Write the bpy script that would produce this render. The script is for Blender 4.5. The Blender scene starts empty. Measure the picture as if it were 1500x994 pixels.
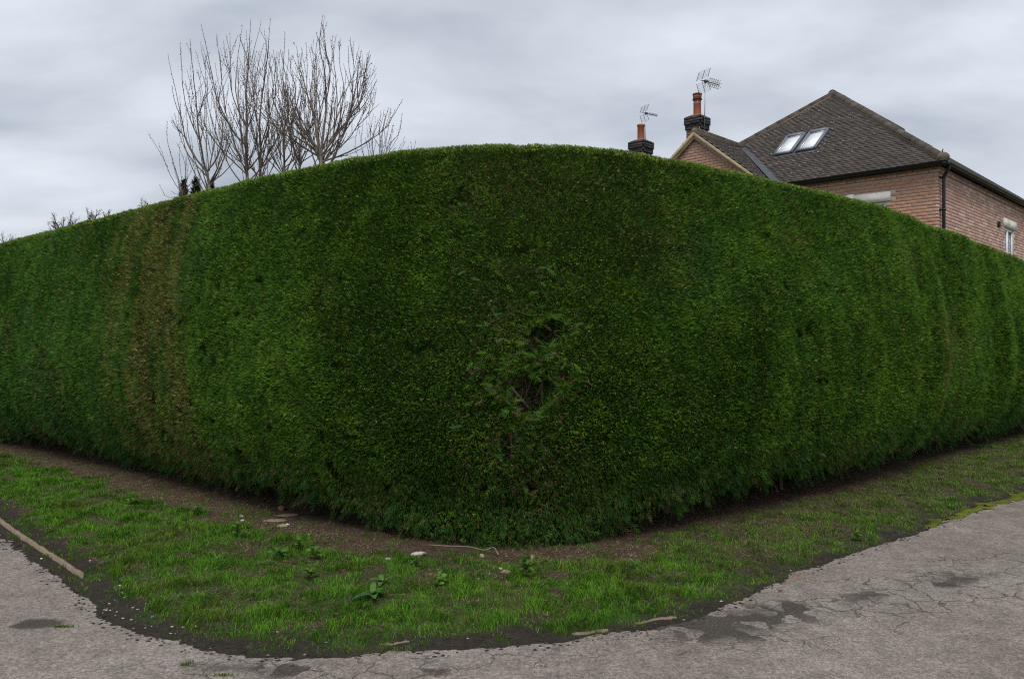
import bpy, math, random
import numpy as np
from mathutils import Vector

R = math.radians
rng = np.random.default_rng(7)
random.seed(7)
scene = bpy.context.scene
col = scene.collection

# ------------------------------------------------------------------ camera
CAM_H = 1.6
F_PX = 1167.0                                    # focal length for a frame 1500 px wide (28 mm)
cam_data = bpy.data.cameras.new('camera')
cam_data.lens = 28.0
cam_data.sensor_width = 36.0
cam_data.clip_end = 2000.0
cam = bpy.data.objects.new('camera', cam_data)
cam.location = (0, 0, CAM_H)
cam.rotation_euler = (R(90), 0, 0)
col.objects.link(cam)
scene.camera = cam

# ------------------------------------------------------------------ sky, sun, exposure
SUN_EL, SUN_AZ = R(60), R(178)                   # azimuth clockwise from +Y
world = bpy.data.worlds.new('World')
scene.world = world
world.use_nodes = True
wn, wl = world.node_tree.nodes, world.node_tree.links
wn.clear()
w_out = wn.new('ShaderNodeOutputWorld')
w_bg = wn.new('ShaderNodeBackground')
w_sky = wn.new('ShaderNodeTexSky')
w_sky.sky_type = 'NISHITA'
w_sky.sun_disc = False
w_sky.sun_elevation = SUN_EL
w_sky.sun_rotation = SUN_AZ
w_sky.dust_density = 3.0
w_tc = wn.new('ShaderNodeTexCoord')
w_sep = wn.new('ShaderNodeSeparateXYZ')
wl.new(w_tc.outputs['Generated'], w_sep.inputs[0])
def wmath(op, a, b=None):
    n = wn.new('ShaderNodeMath'); n.operation = op
    for i, v in enumerate((a, b)):
        if v is None: continue
        if isinstance(v, (int, float)): n.inputs[i].default_value = v
        else: wl.new(v, n.inputs[i])
    return n.outputs[0]
zz = wmath('ADD', wmath('MAXIMUM', w_sep.outputs[2], 0.0), 0.28)
w_comb = wn.new('ShaderNodeCombineXYZ')
wl.new(wmath('DIVIDE', w_sep.outputs[0], zz), w_comb.inputs[0])
wl.new(wmath('DIVIDE', w_sep.outputs[1], zz), w_comb.inputs[1])
w_map = wn.new('ShaderNodeMapping')
w_map.inputs['Location'].default_value = (0.35, 0.9, 0)
w_map.inputs['Scale'].default_value = (0.75, 1.35, 1)
wl.new(w_comb.outputs[0], w_map.inputs[0])
w_no = wn.new('ShaderNodeTexNoise')
w_no.inputs['Scale'].default_value = 1.5
w_no.inputs['Detail'].default_value = 10
w_no.inputs['Roughness'].default_value = 0.51
w_no.inputs['Distortion'].default_value = 0.25
wl.new(w_map.outputs[0], w_no.inputs['Vector'])
w_ramp = wn.new('ShaderNodeValToRGB')
e = w_ramp.color_ramp.elements
e[0].position, e[0].color = 0.30, (2.5, 2.76, 3.2, 1)
e[1].position, e[1].color = 0.66, (5.3, 5.6, 6.05, 1)
wl.new(w_no.outputs['Fac'], w_ramp.inputs[0])
w_mix = wn.new('ShaderNodeMix')
w_mix.data_type = 'RGBA'
w_mix.inputs['Factor'].default_value = 0.92      # cloud cover over the clear sky behind it
wl.new(w_sky.outputs[0], w_mix.inputs['A'])
wl.new(w_ramp.outputs[0], w_mix.inputs['B'])
wl.new(w_mix.outputs['Result'], w_bg.inputs['Color'])
w_bg.inputs['Strength'].default_value = 0.1
wl.new(w_bg.outputs[0], w_out.inputs[0])

sun_data = bpy.data.lights.new('sun', 'SUN')
sun_data.energy = 1.5
sun_data.angle = R(30)
sun_data.color = (1.0, 0.97, 0.93)
sun = bpy.data.objects.new('sun', sun_data)
sun_dir = Vector((math.sin(SUN_AZ) * math.cos(SUN_EL), math.cos(SUN_AZ) * math.cos(SUN_EL), math.sin(SUN_EL)))
sun.rotation_euler = sun_dir.to_track_quat('Z', 'Y').to_euler()
sun.location = (0, 0, 30)
col.objects.link(sun)

vs = scene.view_settings
vs.view_transform = 'Standard'
vs.look = 'None'
vs.exposure = 0.72
vs.gamma = 1.0
scene.cycles.use_denoising = False                # grain of the foliage stays crisp
scene.cycles.filter_width = 1.15
scene.cycles.use_adaptive_sampling = False
scene.cycles.max_bounces = 6
scene.cycles.diffuse_bounces = 3
scene.cycles.transparent_max_bounces = 8

# ------------------------------------------------------------------ helpers
_T = np.random.default_rng(11).random((256, 256))
def vnoise(x, y, seed=0):
    x = np.asarray(x, float) + seed * 17.31; y = np.asarray(y, float) + seed * 9.73
    xi = np.floor(x).astype(int); yi = np.floor(y).astype(int)
    fx = x - xi; fy = y - yi
    fx = fx * fx * (3 - 2 * fx); fy = fy * fy * (3 - 2 * fy)
    a = _T[xi & 255, yi & 255]; b = _T[(xi + 1) & 255, yi & 255]
    c = _T[xi & 255, (yi + 1) & 255]; d = _T[(xi + 1) & 255, (yi + 1) & 255]
    return (a * (1 - fx) + b * fx) * (1 - fy) + (c * (1 - fx) + d * fx) * fy
def fbm(x, y, seed=0, oct=4):
    r = 0; amp = .5; k = 1.0
    for o in range(oct):
        r = r + amp * vnoise(x * k, y * k, seed + o); amp *= .5; k *= 2.03
    return r / (1 - .5 ** oct)
def sstep(a, b, x):
    t = np.clip((np.asarray(x, float) - a) / (b - a), 0, 1)
    return t * t * (3 - 2 * t)
def norm(v):
    return v / np.maximum(np.linalg.norm(v, axis=-1, keepdims=True), 1e-9)

class MB:
    """collects quads and triangles with a colour per vertex"""
    def __init__(s): s.v = []; s.c = []; s.q = []; s.t = []; s.n = 0
    def add(s, V, F, c=(1, 1, 1)):
        V = np.asarray(V, float).reshape(-1, 3); F = np.asarray(F, int)
        (s.q if F.shape[1] == 4 else s.t).append(F + s.n)
        s.v.append(V)
        c = np.asarray(c, float)
        s.c.append(np.broadcast_to(c, (len(V), 3)) if c.ndim == 1 else c)
        s.n += len(V)
    def box(s, lo, hi, c=(1, 1, 1), M=None, o=None):
        x0, y0, z0 = lo; x1, y1, z1 = hi
        V = np.array([[x0,y0,z0],[x1,y0,z0],[x1,y1,z0],[x0,y1,z0],[x0,y0,z1],[x1,y0,z1],[x1,y1,z1],[x0,y1,z1]], float)
        if M is not None: V = V @ np.asarray(M).T
        if o is not None: V = V + np.asarray(o)
        s.add(V, BOXF, c)
    def tube(s, P, r, n=6, c=(1, 1, 1), cap=True):
        P = np.asarray(P, float); m = len(P)
        r = np.broadcast_to(np.asarray(r, float), (m,))
        T = np.gradient(P, axis=0); T = norm(T)
        ref = np.array([0.31, 0.95, 0.05]) if abs(T[0][2]) > .5 else np.array([0.02, 0.05, 1.0])
        A = norm(np.cross(T, ref)); B = np.cross(T, A)
        a = np.arange(n) * 2 * np.pi / n
        V = (P[:, None] + r[:, None, None] * (np.cos(a)[None, :, None] * A[:, None] + np.sin(a)[None, :, None] * B[:, None])).reshape(-1, 3)
        i = np.arange(m - 1)[:, None] * n; j = np.arange(n)[None, :]; k = (j + 1) % n
        F = np.stack([i + j, i + k, i + n + k, i + n + j], -1).reshape(-1, 4)
        s.add(V, F, c)
        if cap:
            b0 = s.n - m * n; jj = np.arange(n); kk = (jj + 1) % n
            cc = np.asarray(c, float); cc = cc if cc.ndim == 1 else cc[0]
            for off, fl, p in ((0, True, P[0]), ((m - 1) * n, False, P[-1])):
                cen = np.full(n, s.n)
                s.v.append(p[None]); s.c.append(cc[None]); s.n += 1
                s.t.append(np.stack([b0 + off + kk, b0 + off + jj, cen], -1) if fl else np.stack([b0 + off + jj, b0 + off + kk, cen], -1))
    def build(s, name, mat, parent=None, smooth=False, mesh_only=False):
        V = np.concatenate(s.v); C = np.concatenate(s.c)
        Q = np.concatenate(s.q) if s.q else np.zeros((0, 4), int)
        Tn = np.concatenate(s.t) if s.t else np.zeros((0, 3), int)
        me = bpy.data.meshes.new(name)
        me.vertices.add(len(V)); me.vertices.foreach_set('co', V.astype(np.float32).ravel())
        nl = Q.size + Tn.size
        me.loops.add(nl)
        me.loops.foreach_set('vertex_index', np.concatenate([Q.ravel(), Tn.ravel()]).astype(np.int32))
        me.polygons.add(len(Q) + len(Tn))
        st = np.concatenate([np.arange(len(Q)) * 4, Q.size + np.arange(len(Tn)) * 3]).astype(np.int32)
        me.polygons.foreach_set('loop_start', st)
        if smooth: me.polygons.foreach_set('use_smooth', np.ones(len(st), bool))
        at = me.attributes.new('col', 'FLOAT_COLOR', 'POINT')
        at.data.foreach_set('color', np.hstack([C, np.ones((len(C), 1))]).astype(np.float32).ravel())
        me.update(calc_edges=True)
        if mat: me.materials.append(mat)
        if mesh_only: return me
        return obj(name, me, parent)
BOXF = np.array([[0,3,2,1],[4,5,6,7],[0,1,5,4],[1,2,6,5],[2,3,7,6],[3,0,4,7]])

def obj(name, me, parent=None):
    o = bpy.data.objects.new(name, me); col.objects.link(o)
    if parent is not None: o.parent = parent
    return o
def tag(o, label, cat, group=None, kind=None):
    if label: o['label'] = label
    if cat: o['category'] = cat
    if group: o['group'] = group
    if kind: o['kind'] = kind
    return o
def thing(name, label, cat, loc=(0, 0, 0), rz=0, group=None):
    o = bpy.data.objects.new(name, None); col.objects.link(o)
    o.empty_display_size = .2
    o.location = loc; o.rotation_euler = (0, 0, rz)
    return tag(o, label, cat, group)

# ------------------------------------------------------------------ materials
class NT:
    def __init__(s, name, rough=.8, spec=.25):
        s.m = bpy.data.materials.new(name); s.m.use_nodes = True
        s.n = s.m.node_tree.nodes; s.l = s.m.node_tree.links
        s.b = s.n['Principled BSDF']; s.b.inputs['Roughness'].default_value = rough
        s.b.inputs['Specular IOR Level'].default_value = spec
        s._pos = None
    def set(s, inp, v):
        if isinstance(v, bpy.types.NodeSocket): s.l.new(v, inp)
        elif isinstance(v, (tuple, list)) and len(v) == 3 and inp.type == 'RGBA': inp.default_value = (*v, 1)
        else: inp.default_value = v
    def pos(s):
        if s._pos is None: s._pos = s.n.new('ShaderNodeNewGeometry').outputs['Position']
        return s._pos
    def objc(s): return s.n.new('ShaderNodeTexCoord').outputs['Object']
    def attr(s, name='col'):
        a = s.n.new('ShaderNodeAttribute'); a.attribute_name = name; return a.outputs['Color']
    def math(s, op, a, b=0.0, c=0.0):
        n = s.n.new('ShaderNodeMath'); n.operation = op
        for i, v in enumerate((a, b, c)): s.set(n.inputs[i], v)
        return n.outputs[0]
    def noise(s, vec, scale, detail=4, rough=.55, dist=0):
        n = s.n.new('ShaderNodeTexNoise'); s.set(n.inputs['Vector'], vec)
        n.inputs['Scale'].default_value = scale; n.inputs['Detail'].default_value = detail
        n.inputs['Roughness'].default_value = rough; n.inputs['Distortion'].default_value = dist
        return n
    def vor(s, vec, scale, feature='F1', rnd=1.0):
        n = s.n.new('ShaderNodeTexVoronoi'); n.feature = feature; s.set(n.inputs['Vector'], vec)
        n.inputs['Scale'].default_value = scale; n.inputs['Randomness'].default_value = rnd
        return n
    def ramp(s, fac, *stops):
        n = s.n.new('ShaderNodeValToRGB'); s.set(n.inputs[0], fac)
        el = n.color_ramp.elements
        while len(el) < len(stops): el.new(.5)
        for e_, (p, c) in zip(el, stops):
            e_.position = p; e_.color = (c, c, c, 1) if isinstance(c, (int, float)) else (*c, 1)
        return n.outputs[0]
    def mix(s, f, a, b, mode='MIX'):
        n = s.n.new('ShaderNodeMix'); n.data_type = 'RGBA'; n.blend_type = mode
        s.set(n.inputs['Factor'], f); s.set(n.inputs['A'], a); s.set(n.inputs['B'], b)
        return n.outputs['Result']
    def sep(s, v):
        n = s.n.new('ShaderNodeSeparateXYZ'); s.set(n.inputs[0], v); return n.outputs
    def vadd(s, a, b, op='ADD'):
        n = s.n.new('ShaderNodeVectorMath'); n.operation = op; s.set(n.inputs[0], a)
        if op == 'SCALE': s.set(n.inputs['Scale'], b)
        else: s.set(n.inputs[1], b)
        return n.outputs[0]
    def bump(s, h, strength=.5, dist=.01):
        n = s.n.new('ShaderNodeBump'); n.inputs['Strength'].default_value = strength
        n.inputs['Distance'].default_value = dist; s.set(n.inputs['Height'], h)
        s.l.new(n.outputs[0], s.b.inputs['Normal'])
    def color(s, v): s.set(s.b.inputs['Base Color'], v); return s
    def blob(s, x, y, rx, ry, ang=0):
        """soft ellipse on the ground: 1 at the middle, 0 at its rim and beyond"""
        p = s.sep(s.pos())
        dx = s.math('SUBTRACT', p[0], x); dy = s.math('SUBTRACT', p[1], y)
        ca, sa = math.cos(ang), math.sin(ang)
        a = s.math('DIVIDE', s.math('ADD', s.math('MULTIPLY', dx, ca), s.math('MULTIPLY', dy, sa)), rx)
        b = s.math('DIVIDE', s.math('SUBTRACT', s.math('MULTIPLY', dy, ca), s.math('MULTIPLY', dx, sa)), ry)
        r = s.math('ADD', s.math('MULTIPLY', a, a), s.math('MULTIPLY', b, b))
        return s.math('MAXIMUM', s.math('SUBTRACT', 1.0, r), 0.0)

def plain(name, c, rough=.7, spec=.3, nscale=0, namp=.25, metallic=0, bump=0):
    t = NT(name, rough, spec)
    t.b.inputs['Metallic'].default_value = metallic
    if nscale:
        n = t.noise(t.objc(), nscale, 5, .6).outputs['Fac']
        k = t.ramp(n, (.25, 1 - namp), (.75, 1 + namp))
        t.color(t.mix(1.0, (*c,), k, 'MULTIPLY'))
        if bump: t.bump(n, bump, .01)
    else: t.color((*c,))
    return t.m

def mat_leaf(name, transl=.22, rough=.55, spec=.25, vary=.25, nscale=30):
    t = NT(name, rough, spec)
    n = t.noise(t.pos(), nscale, 2).outputs['Fac']
    c = t.mix(1.0, t.attr(), t.ramp(n, (.3, 1 - vary), (.7, 1 + vary)), 'MULTIPLY')
    t.color(c)
    tr = t.n.new('ShaderNodeBsdfTranslucent'); t.l.new(c, tr.inputs['Color'])
    mx = t.n.new('ShaderNodeMixShader'); mx.inputs[0].default_value = transl
    t.l.new(t.b.outputs[0], mx.inputs[1]); t.l.new(tr.outputs[0], mx.inputs[2])
    t.l.new(mx.outputs[0], t.n['Material Output'].inputs[0])
    return t.m
def mat_attr(name, rough=.85, spec=.2, nscale=40, vary=.2, bump=.3):
    t = NT(name, rough, spec)
    n = t.noise(t.pos(), nscale, 5, .65).outputs['Fac']
    t.color(t.mix(1.0, t.attr(), t.ramp(n, (.28, 1 - vary), (.72, 1 + vary)), 'MULTIPLY'))
    if bump: t.bump(n, bump, .008)
    return t.m

M_foliage = mat_leaf('cypress_foliage', .18, .7, .08)
M_grass = mat_leaf('grass', .28, .6, .12)
M_weed = mat_leaf('weed_leaf', .25, .45, .35)
M_litter = mat_attr('litter', .9, .1, 60, .3, 0)
M_bark = mat_attr('bark', .9, .15, 35, .35, .5)
M_brick = mat_attr('brick', .9, .15, 55, .22, .5)
M_tile = mat_attr('roof_tile', .88, .2, 28, .3, .5)
M_stone = mat_attr('flint_stone', .85, .2, 60, .45, .6)
M_mortar = plain('mortar', (.52, .45, .38), .95, .1, 30, .15)
M_black = plain('black_plastic', (.012, .012, .013), .38, .4, 12, .2)
M_white = plain('white_frame', (.75, .76, .77), .4, .4, 8, .06)
M_lintel = plain('cast_stone', (.80, .77, .70), .85, .2, 9, .12, 0, .2)
M_clay = plain('terracotta', (.33, .115, .06), .8, .2, 10, .2, 0, .2)
M_lead = plain('lead', (.06, .066, .08), .55, .4, 12, .25)
M_greyframe = plain('grey_aluminium', (.14, .15, .175), .4, .5, 6, .15)
M_alu = plain('galvanised_steel', (.5, .51, .53), .35, .5, 10, .15, .8)
M_verge = plain('tan_verge_board', (.33, .255, .165), .8, .2, 8, .25, 0, .2)
M_mossmortar = plain('lichened_mortar', (.16, .135, .095), .95, .1, 25, .35, 0, .5)
M_shade = plain('dark_interior', (.02, .022, .025), .6, .3)
M_room = plain('net_curtain', (.30, .34, .38), .8, .2, 3, .3)
M_blind = plain('blind_backed_pane', (.80, .83, .86), .25, .5)

g = NT('window_glass', .02, .5)                     # clear pane: mirror-like at its surface, see-through behind
tr = g.n.new('ShaderNodeBsdfTransparent'); tr.inputs[0].default_value = (.90, .93, .95, 1)
gl_ = g.n.new('ShaderNodeBsdfGlossy'); gl_.inputs['Roughness'].default_value = .02
fr_ = g.n.new('ShaderNodeLayerWeight'); fr_.inputs[0].default_value = .35
mxg = g.n.new('ShaderNodeMixShader')
g.l.new(g.math('ADD', g.math('MULTIPLY', g.math('POWER', fr_.outputs['Facing'], 2.0), .75), .06), mxg.inputs[0]); g.l.new(tr.outputs[0], mxg.inputs[1]); g.l.new(gl_.outputs[0], mxg.inputs[2])
g.l.new(mxg.outputs[0], g.n['Material Output'].inputs[0])
M_glass = g.m

# ------------------------------------------------------------------ site outlines (metres, plan view)
def px_ground(px, py):
    y = CAM_H * F_PX / (py - 497.0)
    return np.array([(px - 750.0) / F_PX * y, y])
def at(px, py, y):
    return np.array([(px - 750.0) / F_PX * y, y, CAM_H + (497.0 - py) / F_PX * y])

# outline of the trimmed hedge face seen from above, left end to right end
HP = np.array([(-13.4, 16.3), (-10.3, 13.8), (-7.45, 11.55), (-5.64, 10.05), (-4.09, 8.68), (-2.97, 7.66), (-2.05, 6.87), (-1.34, 6.32),
               (-.77, 6.0), (-.25, 5.83), (.25, 5.81), (.77, 5.97), (1.36, 6.35), (2.05, 6.86), (2.92, 7.59), (4.11, 8.68),
               (5.87, 10.42), (7.9, 12.3), (10.4, 14.6), (13.6, 17.6)])
def smooth_path(P, n=1200):
    P = np.asarray(P, float)
    d = np.r_[0, np.cumsum(np.linalg.norm(np.diff(P, axis=0), axis=1))]
    t = np.linspace(0, d[-1], n)
    m = np.gradient(P, d, axis=0)
    i = np.clip(np.searchsorted(d, t) - 1, 0, len(P) - 2)
    h = (d[i + 1] - d[i])[:, None]; u = ((t - d[i])[:, None]) / h
    Q = (2*u**3 - 3*u**2 + 1) * P[i] + (u**3 - 2*u**2 + u) * h * m[i] + (-2*u**3 + 3*u**2) * P[i+1] + (u**3 - u**2) * h * m[i+1]
    return Q
HQ = smooth_path(HP)
HS = np.r_[0, np.cumsum(np.linalg.norm(np.diff(HQ, axis=0), axis=1))]
HLEN = HS[-1]
HT = norm(np.gradient(HQ, axis=0))
HN = np.stack([HT[:, 1], -HT[:, 0]], 1)          # outward, towards the road
HN[:, :] = np.where((HN @ np.array([0, 1.0]))[:, None] > .95, -HN, HN)
def hpath(s):
    x = np.interp(s, HS, HQ[:, 0]); y = np.interp(s, HS, HQ[:, 1])
    nx = np.interp(s, HS, HN[:, 0]); ny = np.interp(s, HS, HN[:, 1])
    return x, y, nx, ny
S_MID = HS[np.argmin(np.hypot(HQ[:, 0] - .1, HQ[:, 1] - 5.8))]
def s_of_px(px):
    """path length where the hedge face stands at that column"""
    return HS[np.argmin(np.abs(HQ[:, 0] / HQ[:, 1] - (px - 750.0) / F_PX))]

# edge of the tarmac
EP = np.array([(-14.0, 17.5), (-9.6, 12.4), (-6.4, 8.95), (-4.09, 6.42), (-3.3, 5.6), (-2.67, 4.92), (-2.3, 4.5), (-1.79, 4.2), (-1.18, 4.0), (-.52, 4.08),
               (.0, 4.16), (.365, 4.26), (.957, 4.5), (1.67, 5.16), (2.5, 5.9), (3.39, 6.65), (5.38, 8.35), (8.4, 10.9), (12.5, 14.4), (15.5, 17.0)])
EQ = smooth_path(EP, 500)
def sdist(x, y, Q):
    """distance to a path, positive on the far (hedge) side"""
    x = np.asarray(x, float).ravel(); y = np.asarray(y, float).ravel()
    out = np.empty(len(x))
    T = norm(np.gradient(Q, axis=0)); N = np.stack([-T[:, 1], T[:, 0]], 1)
    for a in range(0, len(x), 20000):
        dx = x[a:a+20000, None] - Q[None, :, 0]; dy = y[a:a+20000, None] - Q[None, :, 1]
        k = np.argmin(dx * dx + dy * dy, 1); r = np.arange(len(k))
        out[a:a+20000] = np.hypot(dx[r, k], dy[r, k]) * np.sign(dx[r, k] * N[k, 0] + dy[r, k] * N[k, 1])
    return out
HQ2 = HQ[::3]
def verge_z(x, y, d):
    base = np.interp(d, [-.3, -.06, .05, .3, .8, 2.2], [-.03, -.006, .005, .028, .055, .075])
    amp = np.interp(d, [-.2, .1, .5], [.006, .012, .022])
    return base + amp * (fbm(x * 3.1, y * 3.1, 3) - .5) * 2 + .010 * (fbm(x * 15, y * 15, 5, 3) - .5) * 2 * np.interp(d, [.06, .35], [0, 1])
def zones(x, y):
    """distance from tarmac, from hedge outline, grass density 0..1"""
    x = np.asarray(x, float).ravel(); y = np.asarray(y, float).ravel()
    d = sdist(x, y, EQ); dh = -sdist(x, y, HQ2)
    n1 = fbm(x * 1.7, y * 1.7, 21); n2 = fbm(x * 6.0, y * 6.0, 27)
    right = sstep(.9, 1.8, x)
    mud_l = np.interp(x, [-4.5, -2.6, -1.9, -1.2, -.3, .8], [.24, .25, .19, .10, .04, .04])
    mud = mud_l * (1 - right) +   .03 * right + (n2 - .5) * .45 + (n1 - .5) * .40
    bare_l = np.interp(x, [-6.5, -2.5, -1., .9], [.26, .24, .34, .20])
    bare = bare_l * (1 - right) - .18 * right + (n1 - .5) * .70 + (n2 - .5) * .50
    gr = sstep(-.03, .10, d - mud) * sstep(-.06, .16, dh - bare)
    gr = gr * (.35 + .65 * sstep(.33, .52, n2 + (n1 - .5) * .5 + .1 * (1 - right)))
    return d, dh, gr, right, n1, n2

# ------------------------------------------------------------------ ground and road
t = NT('lawn_ground', .95, .1)
n = t.noise(t.pos(), 2.0, 6, .65).outputs['Fac']
t.color(t.mix(n, (.03, .055, .012), (.07, .10, .025))); t.bump(n, .6, .05)
b = MB(); b.add([(-400, -300, -.06), (400, -300, -.06), (400, 900, -.06), (-400, 900, -.06)], [[0, 1, 2, 3]])
o = b.build('ground', t.m); o['kind'] = 'structure'

t = NT('worn_tarmac', .92, .25)
P = t.pos()
warp = t.vadd(P, t.vadd(t.noise(P, 7, 3).outputs['Color'], .16, 'SCALE'))
fine = t.noise(P, 260, 3, .7).outputs['Fac']
agg = t.vor(P, 210)
aggc = t.mix(1.0, t.ramp(t.sep(agg.outputs['Color'])[0], (.0, .75), (.45, .96), (.78, 1.05), (.97, 1.4)), t.ramp(t.sep(t.vor(P, 95).outputs['Color'])[0], (.0, .72), (.5, 1.0), (1.0, 1.25)), 'MULTIPLY')
big = t.noise(P, .9, 6, .62).outputs['Fac']
mid = t.noise(P, 6.5, 5, .65).outputs['Fac']
base = t.mix(t.ramp(big, (.3, 0.0), (.7, 1.0)), (.182, .154, .130), (.262, .228, .200))
base = t.mix(1.0, base, t.ramp(mid, (.28, .70), (.72, 1.22)), 'MULTIPLY')
base = t.mix(1.0, base, t.ramp(t.noise(P, 34, 4, .7).outputs['Fac'], (.30, .72), (.70, 1.24)), 'MULTIPLY')
base = t.mix(1.0, base, aggc, 'MULTIPLY')
base = t.mix(1.0, base, t.ramp(fine, (.3, .82), (.7, 1.16)), 'MULTIPLY')
# dirt lying in hollows: shapes of their own
dn = t.math('ADD', t.math('MULTIPLY', t.noise(warp, 5.5, 6, .72).outputs['Fac'], .62), t.math('MULTIPLY', t.noise(P, 38, 4, .7).outputs['Fac'], .38))
plate = t.sep(t.vor(warp, 7.5).outputs['Color'])[0]
def patch(x, y, rx, ry, ang=0, lo=.52, hi=.62, gain=.26):
    bl = t.blob(x, y, rx * 1.25, ry * 1.35, ang)
    k_ = t.math('SUBTRACT', t.math('MULTIPLY', bl, 1.0 + (.6 - lo)), plate)
    return t.math('MULTIPLY', t.ramp(t.math('ADD', k_, t.math('MULTIPLY', t.math('SUBTRACT', dn, .5), 1.6)), (.0, 0.0), (.60, 1.0)), t.ramp(bl, (.0, 0.0), (.30, 1.0)))
pats = [patch(1.28, 4.52, .66, .26, .35, .47, .58), patch(1.12, 4.42, .34, .14, .1, .44, .56), patch(2.95, 5.35, .42, .16, .3), patch(2.2, 4.95, .35, .12, .5),
        patch(-2.69, 4.49, .17, .075, 0, .50, .6), patch(-.47, 3.82, .22, .06, .1, .56, .62), patch(-1.15, 3.86, .45, .09, -.1, .53, .6)]
dirt = pats[0]
for p_ in pats[1:]: dirt = t.math('MAXIMUM', dirt, p_)
speck = t.ramp(t.noise(warp, 26, 4, .7).outputs['Fac'], (.64, 0.0), (.70, .55))
dirt = t.math('MAXIMUM', dirt, speck)
rim = t.sep(t.attr())[0]
dirt = t.math('MAXIMUM', dirt, t.ramp(t.math('ADD', t.math('MULTIPLY', rim, .40), t.math('MULTIPLY', dn, 1.9)), (1.02, 0.0), (1.24, 1.0)))
# cracks: crazed plates where the surface has broken up
cr = t.vor(warp, 4.6, 'DISTANCE_TO_EDGE').outputs['Distance']
cr2 = t.vor(warp, 9.5, 'DISTANCE_TO_EDGE').outputs['Distance']
reg = t.blob(1.9, 4.75, 1.25, .52, .45)
for a_ in ((3.2, 5.4, 1.3, .55, .45), (-1.1, 3.86, .95, .16, -.05), (1.0, 4.25, .9, .22, .2), (-.2, 3.95, .7, .13, .1), (5.4, 7.2, 1.6, .6, .75)):
    reg = t.math('MAXIMUM', reg, t.blob(*a_))
reg = t.math('MULTIPLY', t.ramp(reg, (.0, 0.0), (.35, 1.0)), t.ramp(t.noise(P, 2.6, 3).outputs['Fac'], (.36, 0.0), (.52, 1.0)))
wob = t.math('MULTIPLY', t.noise(P, 30, 3).outputs['Fac'], .03)
c1 = t.ramp(t.math('ADD', cr, wob), (.018, .9), (.050, 0.0))
c2 = t.ramp(t.math('ADD', cr2, wob), (.012, .8), (.036, 0.0))
crack = t.math('MULTIPLY', reg, t.math('MAXIMUM', c1, t.math('MULTIPLY', c2, t.ramp(mid, (.45, 0.0), (.55, 1.0)))))
dark = t.math('MAXIMUM', dirt, crack)
t.color(t.mix(t.math('MULTIPLY', dark, t.ramp(t.noise(P, 75, 5, .75).outputs['Fac'], (.34, .62), (.58, .98))), base, t.mix(t.noise(P, 60, 5, .7).outputs['Fac'], (.014, .012, .009), (.062, .051, .039))))
h = t.math('ADD', t.math('MULTIPLY', agg.outputs['Distance'], .5), t.math('ADD', t.math('MULTIPLY', fine, .6), t.math('MULTIPLY', mid, 1.2)))
t.bump(t.math('SUBTRACT', h, t.math('MULTIPLY', crack, 1.4)), .55, .008)
b = MB()
road_pts = np.array(EQ[::2]); n0 = len(road_pts)
T_ = norm(np.gradient(road_pts, axis=0)); N_ = np.stack([-T_[:, 1], T_[:, 0]], 1)
offs = [.45, .12, .0, -.06, -.14, -.25, -.40, -.7]    # the sheet runs a little way under the verge; mud is trodden over its rim
mudw = [1.0, 1.0, .9, .62, .40, .2, .07, .0]
V, C = [], []
for of, mw in zip(offs, mudw):
    for (x_, y_), (nx_, ny_) in zip(road_pts, N_): V.append((x_ + of * nx_, y_ + of * ny_, 0)); C.append((mw, mw, mw))
for i_ in range(n0): V.append((V[i_][0], -60.0, 0)); C.append((0, 0, 0))
F = [[r_ * n0 + i, (r_ + 1) * n0 + i, (r_ + 1) * n0 + i + 1, r_ * n0 + i + 1] for r_ in range(len(offs)) for i in range(n0 - 1)]
b.add(V, F, np.array(C))
k = b.n
b.add([(-60, -60, 0), (V[0][0], -60, 0), V[0], (-60, V[0][1], 0), (V[n0 - 1][0], -60, 0), (60, -60, 0), (60, V[n0 - 1][1], 0), V[n0 - 1]], [[0, 1, 2, 3], [4, 5, 6, 7]], (0, 0, 0))
o = b.build('road', t.m); o['kind'] = 'structure'

# verge of soil between the tarmac and the foot of the hedge
t = NT('verge_soil', .95, .15)
n = t.noise(t.pos(), 45, 6, .7).outputs['Fac']
n2 = t.noise(t.pos(), 9, 5, .65).outputs['Fac']
c = t.mix(1.0, t.attr(), t.ramp(n, (.28, .55), (.72, 1.45)), 'MULTIPLY')
c = t.mix(1.0, c, t.ramp(n2, (.3, .75), (.7, 1.2)), 'MULTIPLY')
t.color(c); t.bump(t.math('ADD', n, t.math('MULTIPLY', t.vor(t.pos(), 90).outputs['Distance'], .6)), .8, .018)
ST = .031
gx, gy = np.meshgrid(np.arange(-13.0, 14.5, ST), np.arange(3.5, 18.6, ST), indexing='ij')
d, dh, gr, right, n1, n2_ = zones(gx, gy)
z = verge_z(gx.ravel(), gy.ravel(), d)
ok = ((d > -.28) & (dh > -.75)).reshape(gx.shape)
cell = ok[:-1, :-1] & ok[1:, :-1] & ok[1:, 1:] & ok[:-1, 1:]
idx = np.arange(gx.size).reshape(gx.shape)
F = np.stack([idx[:-1, :-1][cell], idx[1:, :-1][cell], idx[1:, 1:][cell], idx[:-1, 1:][cell]], 1)
mudc = np.array([.034, .028, .022]); litc = np.array([.074, .053, .036]); greenc = np.array([.050, .062, .022]); dryc = np.array([.080, .068, .036])
w_m = sstep(.55, .2, d)[:, None]; w_g = np.clip(gr, 0, 1)[:, None]
cc = litc * (1 - w_m) + mudc * w_m
cc = cc * (1 - .75 * w_g) + (greenc * (1 - right[:, None] * .5) + dryc * right[:, None] * .5) * .75 * w_g
used = np.unique(F); remap = -np.ones(gx.size, int); remap[used] = np.arange(len(used))
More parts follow.
